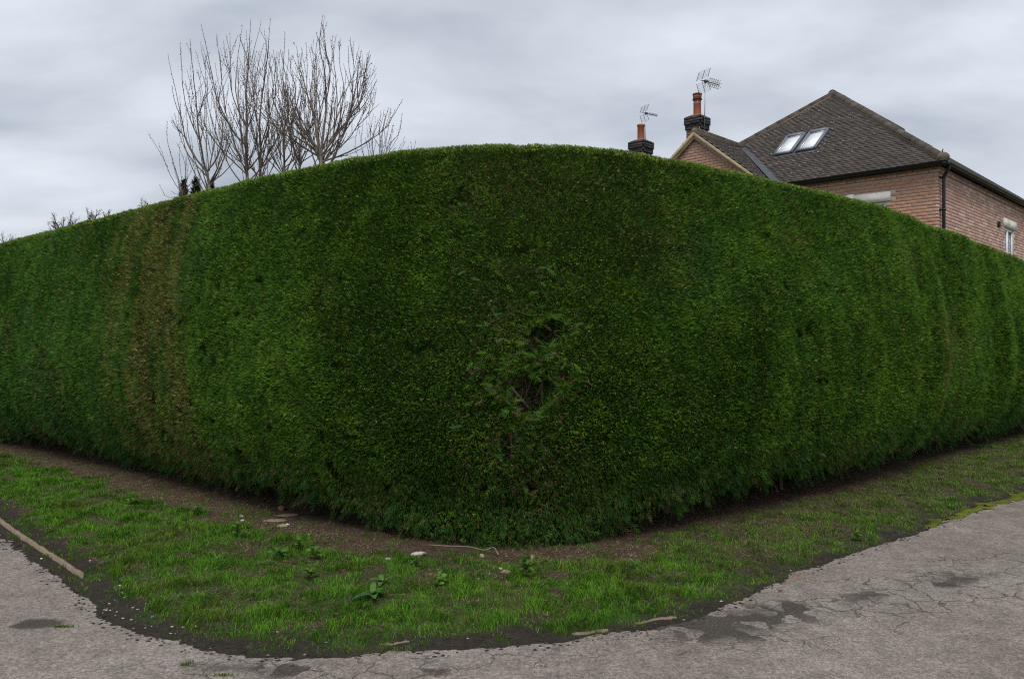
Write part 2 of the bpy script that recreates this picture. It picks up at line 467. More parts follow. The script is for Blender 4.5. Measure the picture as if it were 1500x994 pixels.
b = MB(); b.add(np.stack([gx.ravel()[used], gy.ravel()[used], z[used]], 1), remap[F], cc[used])
o = b.build('verge', t.m, smooth=True); o['kind'] = 'structure'

# ------------------------------------------------------------------ grass blades
def scatter(n, xr, yr):
    return rng.uniform(*xr, n), rng.uniform(*yr, n)
def blades(x, y, z, L, w, lean, c):
    n = len(x)
    az = fbm(x * 6, y * 6, 37, 3) * 14 + rng.normal(0, .9, n)      # tufts fall over together
    h = np.stack([np.cos(az), np.sin(az), np.zeros(n)], 1)
    az2 = rng.uniform(0, 2 * np.pi, n)
    sd = np.stack([np.cos(az2), np.sin(az2), np.zeros(n)], 1)
    B = np.stack([x, y, z], 1); up = np.array([0, 0, 1.0])
    mid = B + up * (L * .62)[:, None] + h * (L * lean * .35)[:, None]
    tip = B + up * (L * (.98 - .35 * lean))[:, None] + h * (L * lean)[:, None]
    V = np.stack([B - sd * w[:, None] / 2, B + sd * w[:, None] / 2, mid + sd * w[:, None] * .38, mid - sd * w[:, None] * .38, tip], 1).reshape(-1, 3)
    i = np.arange(n)[:, None] * 5
    C = np.repeat(c, 5, 0)
    return V, i + np.array([[0, 1, 2, 3]]), i + np.array([[3, 2, 4]]), C
x, y = scatter(2600000, (-9.0, 9.5), (3.7, 13.5))
keepfov = np.abs(x / y) < .70
x, y = x[keepfov], y[keepfov]
d, dh, gr, right, n1, n2_ = zones(x, y)
dens = gr * np.interp(y, [4, 6, 9, 14], [1.0, .75, .5, .3]) * (1 - .30 * right)
# scattered tufts also on the bare soil and mud
tuft = sstep(.50, .64, fbm(x * 7, y * 7, 33)) * ((d > .04) & (dh > -.1)) * .45
dens = np.maximum(dens, tuft * np.interp(y, [4, 9, 14], [1, .6, .3]))
k = (rng.random(len(x)) < dens) & (d > .02) & (dh > -.25)
x, y, d, dh, gr, right, n1, n2_ = (a[k] for a in (x, y, d, dh, gr, right, n1, n2_))
z = verge_z(x, y, d) - .004
n = len(x)
L = rng.uniform(.016, .046, n) * (.65 + .5 * gr) * (.45 + 1.1 * sstep(.30, .70, fbm(x * 9, y * 9, 35, 3))) * (1 - .2 * right)
w = rng.uniform(.0022, .0042, n) * np.interp(y, [4, 8, 14], [1, 1.45, 2.2])
lean = rng.uniform(.25, 1.25, n) + .25 * right
fresh = np.array([.100, .238, .014]); deep = np.array([.056, .150, .012]); straw = np.array([.20, .165, .075]); olive = np.array([.085, .105, .03])
u = rng.random(n)[:, None]; f2 = sstep(.35, .65, n2_ + (rng.random(n) - .5) * .4)[:, None]
c = deep * (1 - f2) + fresh * f2
yl = (sstep(.5, .68, fbm(x * 2.3, y * 2.3, 39)) * .6)[:, None]
c = c * (1 - yl) + np.array([.105, .150, .022]) * yl
rr = right[:, None] * .32 * sstep(.15, .6, d)[:, None]
c = c * (1 - rr) + olive * rr
strawp = .035 + .16 * right + .12 * (gr < .25)
c = np.where(u < strawp[:, None], straw * rng.uniform(.6, 1.1, (n, 1)), c) * rng.uniform(.55, 1.35, (n, 1))
V, Q, T3, C = blades(x, y, z, L, w, lean, c)
b = MB(); b.add(V, Q, C); b.t.append(T3)
o = b.build('grass', M_grass)
tag(o, 'short ragged green grass on the verge between road and hedge', 'grass', kind='stuff')

# dry needles and twig litter on bare soil
x, y = scatter(620000, (-9, 11), (3.8, 14.5))
k = np.abs(x / y) < .70; x, y = x[k], y[k]
d, dh, gr, right, n1, n2_ = zones(x, y)
pl = sstep(.0, .15, d - .22) * (dh > -.55) * (1 - .8 * gr) * np.interp(y, [4, 8, 14], [1, .7, .35]) * sstep(.3, .6, n1 + .1)
k = rng.random(len(x)) < pl
x, y, d = x[k], y[k], d[k]; n = len(x)
z = verge_z(x, y, d) + .003
az = rng.uniform(0, np.pi, n); L = rng.uniform(.014, .06, n) * np.where(rng.random(n) < .05, 2.8, 1); w = rng.uniform(.003, .008, n)
D = np.stack([np.cos(az), np.sin(az), rng.uniform(-.1, .25, n)], 1); S = np.stack([-np.sin(az), np.cos(az), np.zeros(n)], 1)
B = np.stack([x, y, z], 1)
V = np.stack([B - D * L[:, None] / 2 - S * w[:, None] / 2, B - D * L[:, None] / 2 + S * w[:, None] / 2, B + D * L[:, None] / 2 + np.array([0, 0, .003])], 1).reshape(-1, 3)
pal = np.array([(.17, .12, .075), (.11, .07, .045), (.24, .18, .115), (.07, .05, .035), (.15, .09, .05)])
C = np.repeat(pal[rng.integers(0, 5, n)] * rng.uniform(.7, 1.2, (n, 1)), 3, 0)
b = MB(); b.add(V, np.arange(3 * n).reshape(-1, 3), C)
o = b.build('needle_litter', M_litter)
tag(o, 'dry brown needle and twig litter on bare soil under the hedge', 'litter', kind='stuff')

# pale grit strewn over the mud along the tarmac
def pebble_mesh(cen, r, c, b, seed=0, sub=1):
    ph = np.array([[1,0,0],[-1,0,0],[0,1,0],[0,-1,0],[0,0,1],[0,0,-1]], float)
    V = ph * r * rng.uniform(.75, 1.2, (6, 1)) + cen
    Fp = np.array([[0,2,4],[2,1,4],[1,3,4],[3,0,4],[2,0,5],[1,2,5],[3,1,5],[0,3,5]])
    b.add(V, Fp, c)
b = MB()
x, y = scatter(26000, (-5, 6), (3.7, 9)); d, dh, gr, right, n1, n2_ = zones(x, y)
hot = np.exp(-(((x + 2.15) / .38) ** 2 + ((y - 4.75) / .2) ** 2)) * .5 + np.exp(-(((x + 1.55) / .4) ** 2 + ((y - 4.4) / .12) ** 2)) * .35
k = (d > -.15) & (dh > .05) & (rng.random(len(x)) < np.where(d < .4, .012, .006) + hot * (d < .5)) & (gr < .7)
for xx, yy, dd in zip(x[k], y[k], d[k]):
    zz_ = verge_z(np.array([xx]), np.array([yy]), np.array([dd]))[0]
    s_ = rng.uniform(.004, .012)
    pebble_mesh(np.array([xx, yy, max(zz_, 0) + s_ * .3]), np.array([s_ * 1.3, s_, s_ * .6]), np.array([.42, .39, .35]) * rng.uniform(.45, 1.1), b)
x, y = scatter(60000, (-6, 8), (3.7, 10.5)); d = sdist(x, y, EQ)           # crumbs of soil and tarmac along the broken rim
k = (d > -.16) & (d < .10) & (rng.random(len(x)) < np.exp(-((d + .0) / .06) ** 2) * .9) & (np.abs(x / y) < .7)
for xx, yy, dd in zip(x[k], y[k], d[k]):
    s_ = rng.uniform(.004, .011); zz_ = max(float(verge_z(np.array([xx]), np.array([yy]), np.array([dd]))[0]), 0)
    pebble_mesh(np.array([xx, yy, zz_ + s_ * .2]), np.array([s_ * 1.3, s_, s_ * .6]), (np.array([.04, .033, .026]) if rng.random() < .9 else np.array([.16, .145, .13])) * rng.uniform(.6, 1.3), b)
o = b.build('grit', M_stone)
tag(o, 'pale grit scattered on the dark mud beside the tarmac', 'grit', kind='stuff')

# yellow-green moss creeping over the tarmac edge
b = MB()
mx, my = np.meshgrid(np.arange(3.2, 8.2, .018), np.arange(6.4, 11.0, .018), indexing='ij')
dm = sdist(mx, my, EQ).reshape(mx.shape)
wd = np.interp(mx, [3.3, 3.6, 4.3, 5.0, 5.6, 8], [0, .04, .055, .05, .075, .08])
hgt = (wd - np.abs(dm + .01 + (fbm(mx * 5, my * 5, 41) - .5) * .25)) * 0.32 + (fbm(mx * 9, my * 9, 43) - .55) * .035
hm = np.clip(hgt, -.01, .022) + .004 + .006 * (vnoise(mx * 60, my * 60, 44) - .5)
okm = hgt > -.004
cell = okm[:-1, :-1] & okm[1:, :-1] & okm[1:, 1:] & okm[:-1, 1:]
idx = np.arange(mx.size).reshape(mx.shape)
F = np.stack([idx[:-1, :-1][cell], idx[1:, :-1][cell], idx[1:, 1:][cell], idx[:-1, 1:][cell]], 1)
used = np.unique(F); remap = -np.ones(mx.size, int); remap[used] = np.arange(len(used))
zb = np.maximum(verge_z(mx.ravel(), my.ravel(), dm.ravel()), 0)
cm = np.array([.085, .100, .014])[None] * (.5 + fbm(mx.ravel() * 14, my.ravel() * 14, 46))[:, None]
b.add(np.stack([mx.ravel(), my.ravel(), zb + hm.ravel()], 1)[used], remap[F], cm[used])
o = b.build('moss', mat_attr('moss', .95, .1, 120, .4, .8), smooth=True)
tag(o, 'yellow-green moss along the right edge of the tarmac', 'moss', kind='stuff')

# ------------------------------------------------------------------ the hedge
def hedge_H(s):
    xx = np.interp(s, HS, HQ[:, 0])
    return 3.05 - np.interp(xx, [-9, -5, 3.8, 5.87, 7.9, 11], [.08, 0, 0, .09, .25, .36]) + .018 * (fbm(s * 1.3, s * 0 + 4, 51) - .5) * 2 + .006 * (vnoise(s * 6, s * 0, 52) - .5)
def hedge_bottom(s):
    """height where the clipped face ends above the soil"""
    xx = np.interp(s, HS, HQ[:, 0])
    base = np.interp(xx, [-8, -6, -5.7, -4.5, -2.5, -1.6, -.6, .6, 1.2, 3, 6, 10], [.12, .32, .16, .14, .24, .30, .04, .10, .30, .32, .28, .18])
    return base + .20 * (fbm(s * 1.9, s * 0 + 2, 55) - .5) + .12 * (vnoise(s * 5.5, s * 0, 56) - .5)
HOLE_S, HOLE_Z = s_of_px(762), 1.36
def hole(s, z):
    """worn opening at the corner: 0..1"""
    a = np.exp(-(((s - HOLE_S - (z - 1.3) * .14) / .25) ** 2 + ((z - 1.34) / .60) ** 2) ** 1.3)
    n = fbm(s * 5.5, z * 4.5, 61)
    lo = np.exp(-(((s - HOLE_S - .0) / .34) ** 2 + ((z - .62) / .22) ** 2)) * .42
    return sstep(.47, .62, np.maximum(a, lo) * .55 + (n - .5) * 1.15 + .06) * sstep(.04, .2, np.maximum(a, lo))
def pocket(s, z):
    """small dark gaps where the clipped growth is thin"""
    return sstep(.74, .84, .62 * vnoise(s * 6.5, z * 7.5, 65) + .38 * vnoise(s * 15, z * 17, 66)) * sstep(.35, .6, fbm(s * .9, z * .8, 67))
def face_off(s, z):
    """how far the clipped face stands out from the outline at that height"""
    xx = np.interp(s, HS, HQ[:, 0])
    prof = np.interp(z, [0, .10, .25, .45, .7, 1.0, 1.4, 1.9, 2.4, 2.8, 3.05], [-.42, -.30, -.14, .03, .17, .26, .30, .26, .17, .07, 0])
    prof = np.where(prof < 0, prof * np.interp(xx, [-7.6, -6.6, -2.2, -.9, .3, 1.0, 2.0, 6, 8], [.35, 1.0, 1.1, .22, .22, .6, 1.0, 1.0, .8]), prof)
    rightw = sstep(3.2, 5.0, xx)
    wav = .055 * (fbm(s * .85, z * .28, 71) - .5) * 2 + .022 * rightw * np.sin(s * 5.2 + 1.2 * np.sin(s * 1.7) + .35 * z) + .03 * (fbm(s * 2.6, z * 1.6, 72) - .5) * 2
    lump = .016 * (fbm(s * 8, z * 7, 73, 3) - .5) * 2 * (1 + .8 * sstep(1.0, .3, z))
    return prof + wav + lump - .22 * hole(s, z) - .035 * pocket(s, z)
GS, GZS = .02, .02
_gs = np.arange(0, HLEN + .04, GS); _gz = np.arange(-.12, 3.3, GZS)
_GG = np.meshgrid(_gs, _gz, indexing='ij')
OFFG = face_off(_GG[0], _GG[1])
def off_at(s, z):
    """face_off read from a fine grid"""
    a = np.clip(np.asarray(s, float) / GS, 0, len(_gs) - 1.001); c_ = np.clip((np.asarray(z, float) + .12) / GZS, 0, len(_gz) - 1.001)
    i = a.astype(int); j = c_.astype(int); fa = a - i; fc = c_ - j
    return (OFFG[i, j] * (1 - fa) + OFFG[i + 1, j] * fa) * (1 - fc) + (OFFG[i, j + 1] * (1 - fa) + OFFG[i + 1, j + 1] * fa) * fc
def face_pos(s, z, extra=0.0):
    x, y, nx, ny = hpath(s)
    o = off_at(s, z) + extra
    return np.stack([x + nx * o, y + ny * o, z], -1)
def face_normal(s, z):
    e_ = .03
    a = face_pos(s + e_, z) - face_pos(s - e_, z); c_ = face_pos(s, z + e_) - face_pos(s, z - e_)
    return norm(np.cross(a, c_))

hedge = thing('hedge', 'tall dense clipped dark green conifer hedge rounding the road corner', 'hedge', (0, 0, 0))
# woody, shaded inside of the hedge that shows between the sprays
ss = np.arange(0, HLEN, .05)
Hs = hedge_H(ss)
x, y, nx, ny = hpath(ss)
rows = []
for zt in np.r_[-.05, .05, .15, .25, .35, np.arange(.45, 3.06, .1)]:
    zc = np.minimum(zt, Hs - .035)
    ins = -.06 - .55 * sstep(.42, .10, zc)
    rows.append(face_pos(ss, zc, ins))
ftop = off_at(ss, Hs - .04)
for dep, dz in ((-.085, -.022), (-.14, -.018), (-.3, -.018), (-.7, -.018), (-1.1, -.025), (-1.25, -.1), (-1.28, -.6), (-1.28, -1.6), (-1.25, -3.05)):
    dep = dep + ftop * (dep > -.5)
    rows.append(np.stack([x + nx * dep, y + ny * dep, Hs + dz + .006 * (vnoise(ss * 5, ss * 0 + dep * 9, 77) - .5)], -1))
G = np.stack(rows, 1); m_ = G.shape[1]
i = np.arange(len(ss) - 1)[:, None] * m_; j = np.arange(m_ - 1)[None]
F = np.stack([i + j, i + m_ + j, i + m_ + j + 1, i + j + 1], -1).reshape(-1, 4)
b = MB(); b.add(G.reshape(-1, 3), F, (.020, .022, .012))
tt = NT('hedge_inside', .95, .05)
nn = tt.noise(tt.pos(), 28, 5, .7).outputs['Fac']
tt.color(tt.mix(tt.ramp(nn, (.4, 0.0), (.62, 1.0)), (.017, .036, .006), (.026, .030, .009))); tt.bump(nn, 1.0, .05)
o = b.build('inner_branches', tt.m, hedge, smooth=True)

# stems standing in the gap under the foliage
stem_mesh = None
b = MB(); pz = np.linspace(-.1, .75, 7)
b.tube(np.stack([.02 * np.sin(pz * 5), .015 * np.cos(pz * 7), pz], 1), np.interp(pz, [-.1, .1, .8], [.055, .038, .03]), 7, (.10, .075, .055))
stem_mesh = b.build('stem', M_bark, mesh_only=True, smooth=True)
for s_ in np.arange(2.2, HLEN - 2.5, .62):
    s_ += rng.uniform(-.12, .12)
    x_, y_, nx_, ny_ = hpath(s_)
    of = -.62 + rng.uniform(-.08, .08)
    o = obj('stem', stem_mesh, hedge); o.location = (x_ + nx_ * of, y_ + ny_ * of, .03); o.rotation_euler = (rng.uniform(-.1, .1), rng.uniform(-.1, .1), rng.uniform(0, 6)); sc_ = rng.uniform(.6, 1.15); o.scale = (sc_, sc_, 1)

def sprays(B, D, S, L, w, c, prongs, b):
    Nn = len(B)
    for (ang, st, lf, wf) in prongs:
        a = R(ang) + rng.normal(0, .12, Nn)
        d_ = D * np.cos(a)[:, None] + S * np.sin(a)[:, None]
        p_ = S * np.cos(a)[:, None] - D * np.sin(a)[:, None]
        b0 = B + D * (L * st)[:, None]
        tip = b0 + d_ * (L * lf)[:, None]
        hw = p_ * (w * wf / 2)[:, None]
        V = np.stack([b0 - hw, b0 + hw, tip], 1)
        b.add(V.reshape(-1, 3), np.arange(3 * Nn).reshape(-1, 3), np.repeat(c, 3, 0))
FRESH = np.array([.122, .232, .020]); MIDG = np.array([.070, .160, .018]); BLUE = np.array([.050, .138, .036]); DEEP = np.array([.042, .108, .015])
BROWN = np.array([.165, .118, .056]); OLIVE = np.array([.185, .185, .045]); RUST = np.array([.20, .075, .022])
S_B0, S_B1 = s_of_px(168), s_of_px(288)
S_R = s_of_px(1345)
def spray_colour(s, z, H):
    n = len(s)
    a = fbm(s * .75, z * .55, 81); bb = fbm(s * 3.0, z * 2.2, 82); cc_ = vnoise(s * 11, z * 10, 83)
    r1 = rng.random(n)
    f = sstep(.30, .70, .5 * a + .5 * bb + (r1 - .5) * .55)[:, None]
    c = DEEP * (1 - f) + MIDG * f
    fr = (sstep(.52, .70, .6 * bb + .4 * cc_ + (rng.random(n) - .5) * .35) * .8)[:, None]
    c = c * (1 - fr) + FRESH * fr
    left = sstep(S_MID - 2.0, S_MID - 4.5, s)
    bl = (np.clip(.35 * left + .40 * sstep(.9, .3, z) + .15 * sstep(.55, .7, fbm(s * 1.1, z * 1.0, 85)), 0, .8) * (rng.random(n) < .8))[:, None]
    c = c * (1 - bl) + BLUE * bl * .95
    # thin, browned sections
    wob = (fbm(s * 2.2, z * 1.3, 87) - .5) * .9
    s_q = s - .42
    patch_ = sstep(S_B0 - .35, S_B0 + .35, s_q + wob * .7) * sstep(S_B1 + .35, S_B1 - .40, s_q + wob * .8 + (z - 1.5) * .10) * np.interp(z, [0, .5, 3.0], [.9, .85, .8]) * sstep(.30, .62, fbm(s * 7.0, z * 1.1, 86))
    topmid = np.exp(-(((s - S_MID) / .75) ** 2 + ((z - 2.75) / .33) ** 2)) * .26 + np.exp(-(((s - S_MID - .05) / .5) ** 2 + ((z - .55) / .35) ** 2)) * .30
    rightp = np.exp(-(((s - S_R) / .75) ** 2 + ((z - 1.35) / .75) ** 2)) * .40 * sstep(.4, .6, fbm(s * 4, z * 1.2, 89))
    gen = .03 + .13 * sstep(.58, .74, fbm(s * 1.6, z * 1.3, 90)) + .30 * sstep(.8, .2, z) * sstep(.45, .6, bb)
    pb = np.clip(np.maximum.reduce([patch_ * .80, topmid, rightp, gen]), 0, .9)
    u_ = rng.random(n)
    isb = (u_ < pb)[:, None]
    mixo = rng.random(n)[:, None]
    bc = np.where(mixo < .22 + .3 * (patch_ < .05)[:, None], BROWN * rng.uniform(.55, 1.35, (n, 1)), OLIVE * rng.uniform(.7, 1.3, (n, 1)))
    bc = np.where((rng.random(n)[:, None] < .10 * (patch_ < .05)[:, None] + .35 * (rightp > .15)[:, None]), RUST * rng.uniform(.5, 1.0, (n, 1)), bc)
    c = np.where(isb, bc, c)
    tw = (rng.random(n) < .006 + .05 * patch_)[:, None]
    c = np.where(tw, np.array([.34, .28, .16]), c)
    return c * rng.uniform(.78, 1.25, (n, 1))

fo = MB()
N = 1900000
s = rng.uniform(1.0, HLEN - 1.0, N); u_ = rng.random(N)
xh, yh, nxh, nyh = hpath(s)
dist = np.hypot(xh, yh); vis = np.abs(xh / yh) < .70
Hh = hedge_H(s); zb = hedge_bottom(s)
z = zb + (Hh - .04 - zb) * u_
area_keep = np.clip((6.6 / dist) ** 1.35, .14, 1.0) * np.where(vis, 1, .25)
keep = rng.random(N) < area_keep * np.interp(dist, [6.2, 8.5], [.98, .70])
keep &= rng.random(N) < .22 + .78 * sstep(.0, .42, z - zb)
keep &= rng.random(N) > np.maximum(.90 * hole(s, z), .7 * pocket(s, z))
# fewer sprays in the crevices between lumps
s, z, dist, Hh, zb = s[keep], z[keep], dist[keep], Hh[keep], zb[keep]
n = len(s)
nrm = face_normal(s, z)
B = face_pos(s, z, 0) + nrm * (rng.uniform(-.030, .006, n) - .008)[:, None]
xt = np.interp(s, HS, HT[:, 0]); yt = np.interp(s, HS, HT[:, 1])
tan = np.stack([xt, yt, np.zeros(n)], 1); up = np.tile(np.array([0, 0, 1.0]), (n, 1))
low = sstep(.75, .15, z - zb * .5)
sweep = (fbm(s * 1.3, z * 1.1, 91) - .5) * 2.4            # neighbours lean the same way
D = norm(nrm * rng.uniform(.45, 1.0, n)[:, None] + tan * (sweep * .8 + rng.normal(0, .45, n))[:, None] + up * (rng.normal(.18, .42, n) - .75 * low)[:, None])
S = norm(np.cross(D, norm(rng.normal(0, 1, (n, 3)) + tan * .4)))
big_ = np.interp(dist, [5.5, 8, 12, 18], [1, 1.22, 1.75, 2.4])
L = rng.uniform(.014, .036, n) * big_ * (1 + .35 * low + .5 * hole(s + .08, z) + .5 * hole(s - .08, z))
patchL = (s > S_B0 - .1) & (s < S_B1 + .1)
L = np.where(patchL, L * 1.25, L)
w = rng.uniform(.0030, .0050, n) * np.interp(dist, [6, 8.5], [1.14, 1.0]) * big_ ** .95
c = spray_colour(s, z, Hh)
PR3 = [(0, 0, 1.0, 1.0), (34, .22, .68, .85), (-34, .34, .60, .85)]
PR2 = [(8, 0, 1.0, 1.0), (-30, .15, .75, .9)]
sprays(B, D, S, L, w, c, PR2, fo)
nf = n
# rounded lip and flat top
N = 170000
s = rng.uniform(1.0, HLEN - 1.0, N); xh, yh, nxh, nyh = hpath(s); dist = np.hypot(xh, yh)
dep = np.where(rng.random(N) < .55, rng.random(N) * .16, rng.random(N) ** 1.3 * 1.3)
keep = rng.random(N) < np.clip((6.6 / dist) ** 1.1, .2, 1) * np.where(np.abs(xh / yh) < .7, 1, .3)
s, xh, yh, nxh, nyh, dist, dep = (a[keep] for a in (s, xh, yh, nxh, nyh, dist, dep)); n = len(s)
Hh = hedge_H(s)
fo_ = face_off(s, Hh - .04)
drop = .05 * np.clip(1 - dep / .07, 0, 1) ** 2
B = np.stack([xh + nxh * (fo_ - dep), yh + nyh * (fo_ - dep), Hh - drop - .015 - rng.random(n) * .02 + .010 * (fbm(s * 8, dep * 8, 95) - .5)], 1)
out = np.stack([nxh, nyh, np.zeros(n)], 1); tan = np.stack([np.interp(s, HS, HT[:, 0]), np.interp(s, HS, HT[:, 1]), np.zeros(n)], 1)
lipw = np.clip(1 - dep / .08, 0, 1)
D = norm(np.array([0, 0, 1.0]) * rng.uniform(.4, 1, n)[:, None] + out * (lipw * .5 + rng.normal(0, .45, n))[:, None] + tan * rng.normal(0, .55, n)[:, None])
S = norm(np.cross(D, rng.normal(0, 1, (n, 3))))
big_ = np.interp(dist, [5.5, 8, 12, 18], [1, 1.2, 1.6, 2.2])
L = rng.uniform(.010, .024, n) * big_; w = rng.uniform(.004, .007, n) * big_ ** .8
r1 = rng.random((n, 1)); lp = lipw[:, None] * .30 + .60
c = (MIDG * (1 - lp) + np.array([.26, .36, .07]) * lp) * rng.uniform(.65, 1.3, (n, 1))  # pale lip and top: fresh growth, plus overhead light put into the colour
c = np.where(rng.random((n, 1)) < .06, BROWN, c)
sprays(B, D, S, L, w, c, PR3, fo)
# back of the hedge, seen from nowhere in the photograph: a thin coat
N = 26000
s = rng.uniform(.5, HLEN - .5, N); z = rng.uniform(.1, 3.0, N); xh, yh, nxh, nyh = hpath(s)
out = -np.stack([nxh, nyh, np.zeros(N)], 1)
B = np.stack([xh - nxh * 1.27, yh - nyh * 1.27, z], 1)
D = norm(out + rng.normal(0, .5, (N, 3))); S = norm(np.cross(D, rng.normal(0, 1, (N, 3))))
sprays(B, D, S, rng.uniform(.06, .12, N), rng.uniform(.02, .03, N), spray_colour(s, z, z), PR3[:2], fo)
fol = fo.build('foliage', M_foliage, hedge)
fol['kind'] = 'stuff'

# long unclipped fronds: round the worn opening and hanging along the bottom edge
fr = MB()
FROND = [(0, 0, 1.0, .9)] + [(sg * a_, st_, ln_, .8) for st_, a_, ln_ in ((.12, 42, .34), (.28, 40, .42), (.45, 36, .38), (.62, 32, .30), (.78, 26, .22)) for sg in (1, -1)]
N = 5200
s = HOLE_S + rng.normal(0, .20, N); z = np.clip(HOLE_Z + rng.normal(0, .48, N), .35, 2.1)
hh = hole(s, z); ring = np.maximum.reduce([hole(s + .06, z), hole(s - .06, z), hole(s, z + .06), hole(s, z - .06)])
k = rng.random(N) < np.where(ring > .1, .34, .04)
s, z = s[k], z[k]; n = len(s)
nrm = face_normal(s, z); tan = np.stack([np.interp(s, HS, HT[:, 0]), np.interp(s, HS, HT[:, 1]), np.zeros(n)], 1)
B = face_pos(s, z, 0) + nrm * (rng.uniform(-.05, .02, n) + .02 * hole(s, z))[:, None]
side = np.sign(s - HOLE_S + rng.normal(0, .25, n))
D = norm(nrm * .55 + tan * (side * rng.uniform(.2, 1.0, n))[:, None] + np.array([0, 0, 1.0]) * rng.normal(-.05, .4, n)[:, None])
S = norm(np.cross(D, norm(nrm + rng.normal(0, .35, (n, 3)))))
c = (MIDG * .8 + FRESH * .25) * rng.uniform(.6, 1.3, (n, 1)); c = np.where(rng.random((n, 1)) < .25, BROWN * .8, c); c = np.where(rng.random((n, 1)) < .2, BLUE * 1.3, c)
sprays(B, D, S, rng.uniform(.05, .10, n), rng.uniform(.0028, .0045, n), c, FROND, fr)
N = 6500
s = rng.uniform(3.5, HLEN - 3.5, N); zb = hedge_bottom(s); z = zb + rng.uniform(-.08, .30, N) ; xh, yh, *_ = hpath(s)
k = rng.random(N) < np.clip(6.5 / np.hypot(xh, yh), .3, 1); s, z = s[k], z[k]; n = len(s)
nrm = face_normal(s, z); tan = np.stack([np.interp(s, HS, HT[:, 0]), np.interp(s, HS, HT[:, 1]), np.zeros(n)], 1)
B = face_pos(s, z, 0) - nrm * rng.uniform(.02, .10, n)[:, None]
D = norm(nrm * rng.uniform(.3, .9, n)[:, None] + tan * rng.normal(0, .5, n)[:, None] + np.array([0, 0, 1.0]) * rng.uniform(-.9, .1, n)[:, None])
S = norm(np.cross(D, norm(nrm + rng.normal(0, .4, (n, 3)))))
c = np.where(rng.random((n, 1)) < .6, BLUE * .85, MIDG) * rng.uniform(.6, 1.25, (n, 1)); c = np.where(rng.random((n, 1)) < .10, BROWN, c)
sprays(B, D, S, rng.uniform(.06, .16, n), rng.uniform(.0030, .0052, n), c, FROND, fr)
o = fr.build('fronds', M_foliage, hedge); o['kind'] = 'stuff'
# dead brown twiggery in and round the opening
N = 13000
s = HOLE_S + rng.normal(0, .20, N); z = np.clip(HOLE_Z - .1 + rng.normal(0, .5, N), .3, 2.1)
k = rng.random(N) < np.where(hole(s, z) > .15, .35, .03); s, z = s[k], z[k]; n = len(s)
nrm = face_normal(s, z)
D = norm(rng.normal(0, 1, (n, 3)) + nrm * .5); S = norm(np.cross(D, nrm + rng.normal(0, .3, (n, 3))))
dt = MB(); sprays(face_pos(s, z, 0) + nrm * rng.uniform(-.03, .05, n)[:, None], D, S, rng.uniform(.03, .11, n), rng.uniform(.002, .0045, n), np.array([.085, .058, .040]) * rng.uniform(.4, 1.4, (n, 1)), PR3, dt)
o = dt.build('dead_twigs', M_litter, hedge); o['kind'] = 'stuff'
# bare wood inside the opening
for k in range(26):
    s0 = HOLE_S + rng.normal(.02, .11); z0 = rng.uniform(.5, 1.25); ln = rng.uniform(.25, .7); lean = rng.normal(0, .28)
    tz = np.linspace(0, 1, 8)
    Pb = np.array([face_pos(np.array([s0 + lean * q * ln + .008 * math.sin(q * 7 + k)]), np.array([min(z0 + q * ln, 1.9)]), .20 * float(hole(np.array([s0 + lean * q * ln]), np.array([z0 + q * ln]))[0]) - .10 + .015 * math.sin(q * 5 + k))[0] for q in tz])
    b = MB(); b.tube(Pb, np.linspace(1, .45, 8) * (.0025 + .010 * rng.random() ** 3), 6, np.array([.105, .075, .058]) * rng.uniform(.7, 1.4))
    b.build('branch', M_bark, hedge, smooth=True)

# ------------------------------------------------------------------ brick house behind the hedge
HX, HY, HTH = 9.365, 17.5, R(-44.2)
house = thing('brick_house', 'red brick house with hipped dark tiled roof and roof windows', 'house', (HX, HY, 0), HTH)
W, DEPTH, ZE, OV, TP = 7.8, 13.5, 5.47, .20, .78
GX, GY, GZ, GT = -5.71, -.60, 7.08, .81          # gable of the front wing: apex x, wall plane, ridge height, pitch
GHW = (GZ - ZE) / GT
# local frame: front wall along -x at y=0, side wall along +y at x=0
FRONT_PAL = np.array([(.27, .115, .068), (.235, .10, .062), (.31, .15, .095), (.215, .125, .095), (.185, .11, .092), (.33, .165, .105), (.255, .13, .085), (.29, .125, .07)])
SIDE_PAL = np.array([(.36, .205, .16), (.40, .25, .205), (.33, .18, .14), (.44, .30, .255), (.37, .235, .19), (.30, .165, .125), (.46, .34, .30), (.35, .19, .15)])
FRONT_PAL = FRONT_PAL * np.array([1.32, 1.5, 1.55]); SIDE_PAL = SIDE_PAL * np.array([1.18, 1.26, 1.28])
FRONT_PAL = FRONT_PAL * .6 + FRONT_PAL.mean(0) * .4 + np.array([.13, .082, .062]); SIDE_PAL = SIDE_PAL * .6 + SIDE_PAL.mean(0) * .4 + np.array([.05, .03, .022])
def wall_mat():
    t = NT('brick_wall_far', .92, .15)
    bt = t.n.new('ShaderNodeTexBrick'); 
    p = t.sep(t.objc()); cb = t.n.new('ShaderNodeCombineXYZ')
    t.l.new(t.math('ADD', p[0], p[1]), cb.inputs[0]); t.l.new(p[2], cb.inputs[1])
    t.l.new(cb.outputs[0], bt.inputs['Vector'])
    bt.inputs['Scale'].default_value = 1; bt.inputs['Brick Width'].default_value = .225; bt.inputs['Row Height'].default_value = .075; bt.inputs['Mortar Size'].default_value = .006
    t.set(bt.inputs['Color1'], (.27, .12, .075)); t.set(bt.inputs['Color2'], (.22, .11, .08)); t.set(bt.inputs['Mortar'], (.36, .30, .25))
    t.color(bt.outputs['Color']); return t.m
M_wallfar = wall_mat()
ZB = 3.3                                           # below this the hedge hides the wall
b = MB(); b.box((-W, 0.004, 0), (-.004, DEPTH, ZB)); b.box((GX - GHW + .12, GY + .004, 0), (GX + GHW - .12, .0, ZB))
lower = b.build('lower_wall', M_wallfar, house)
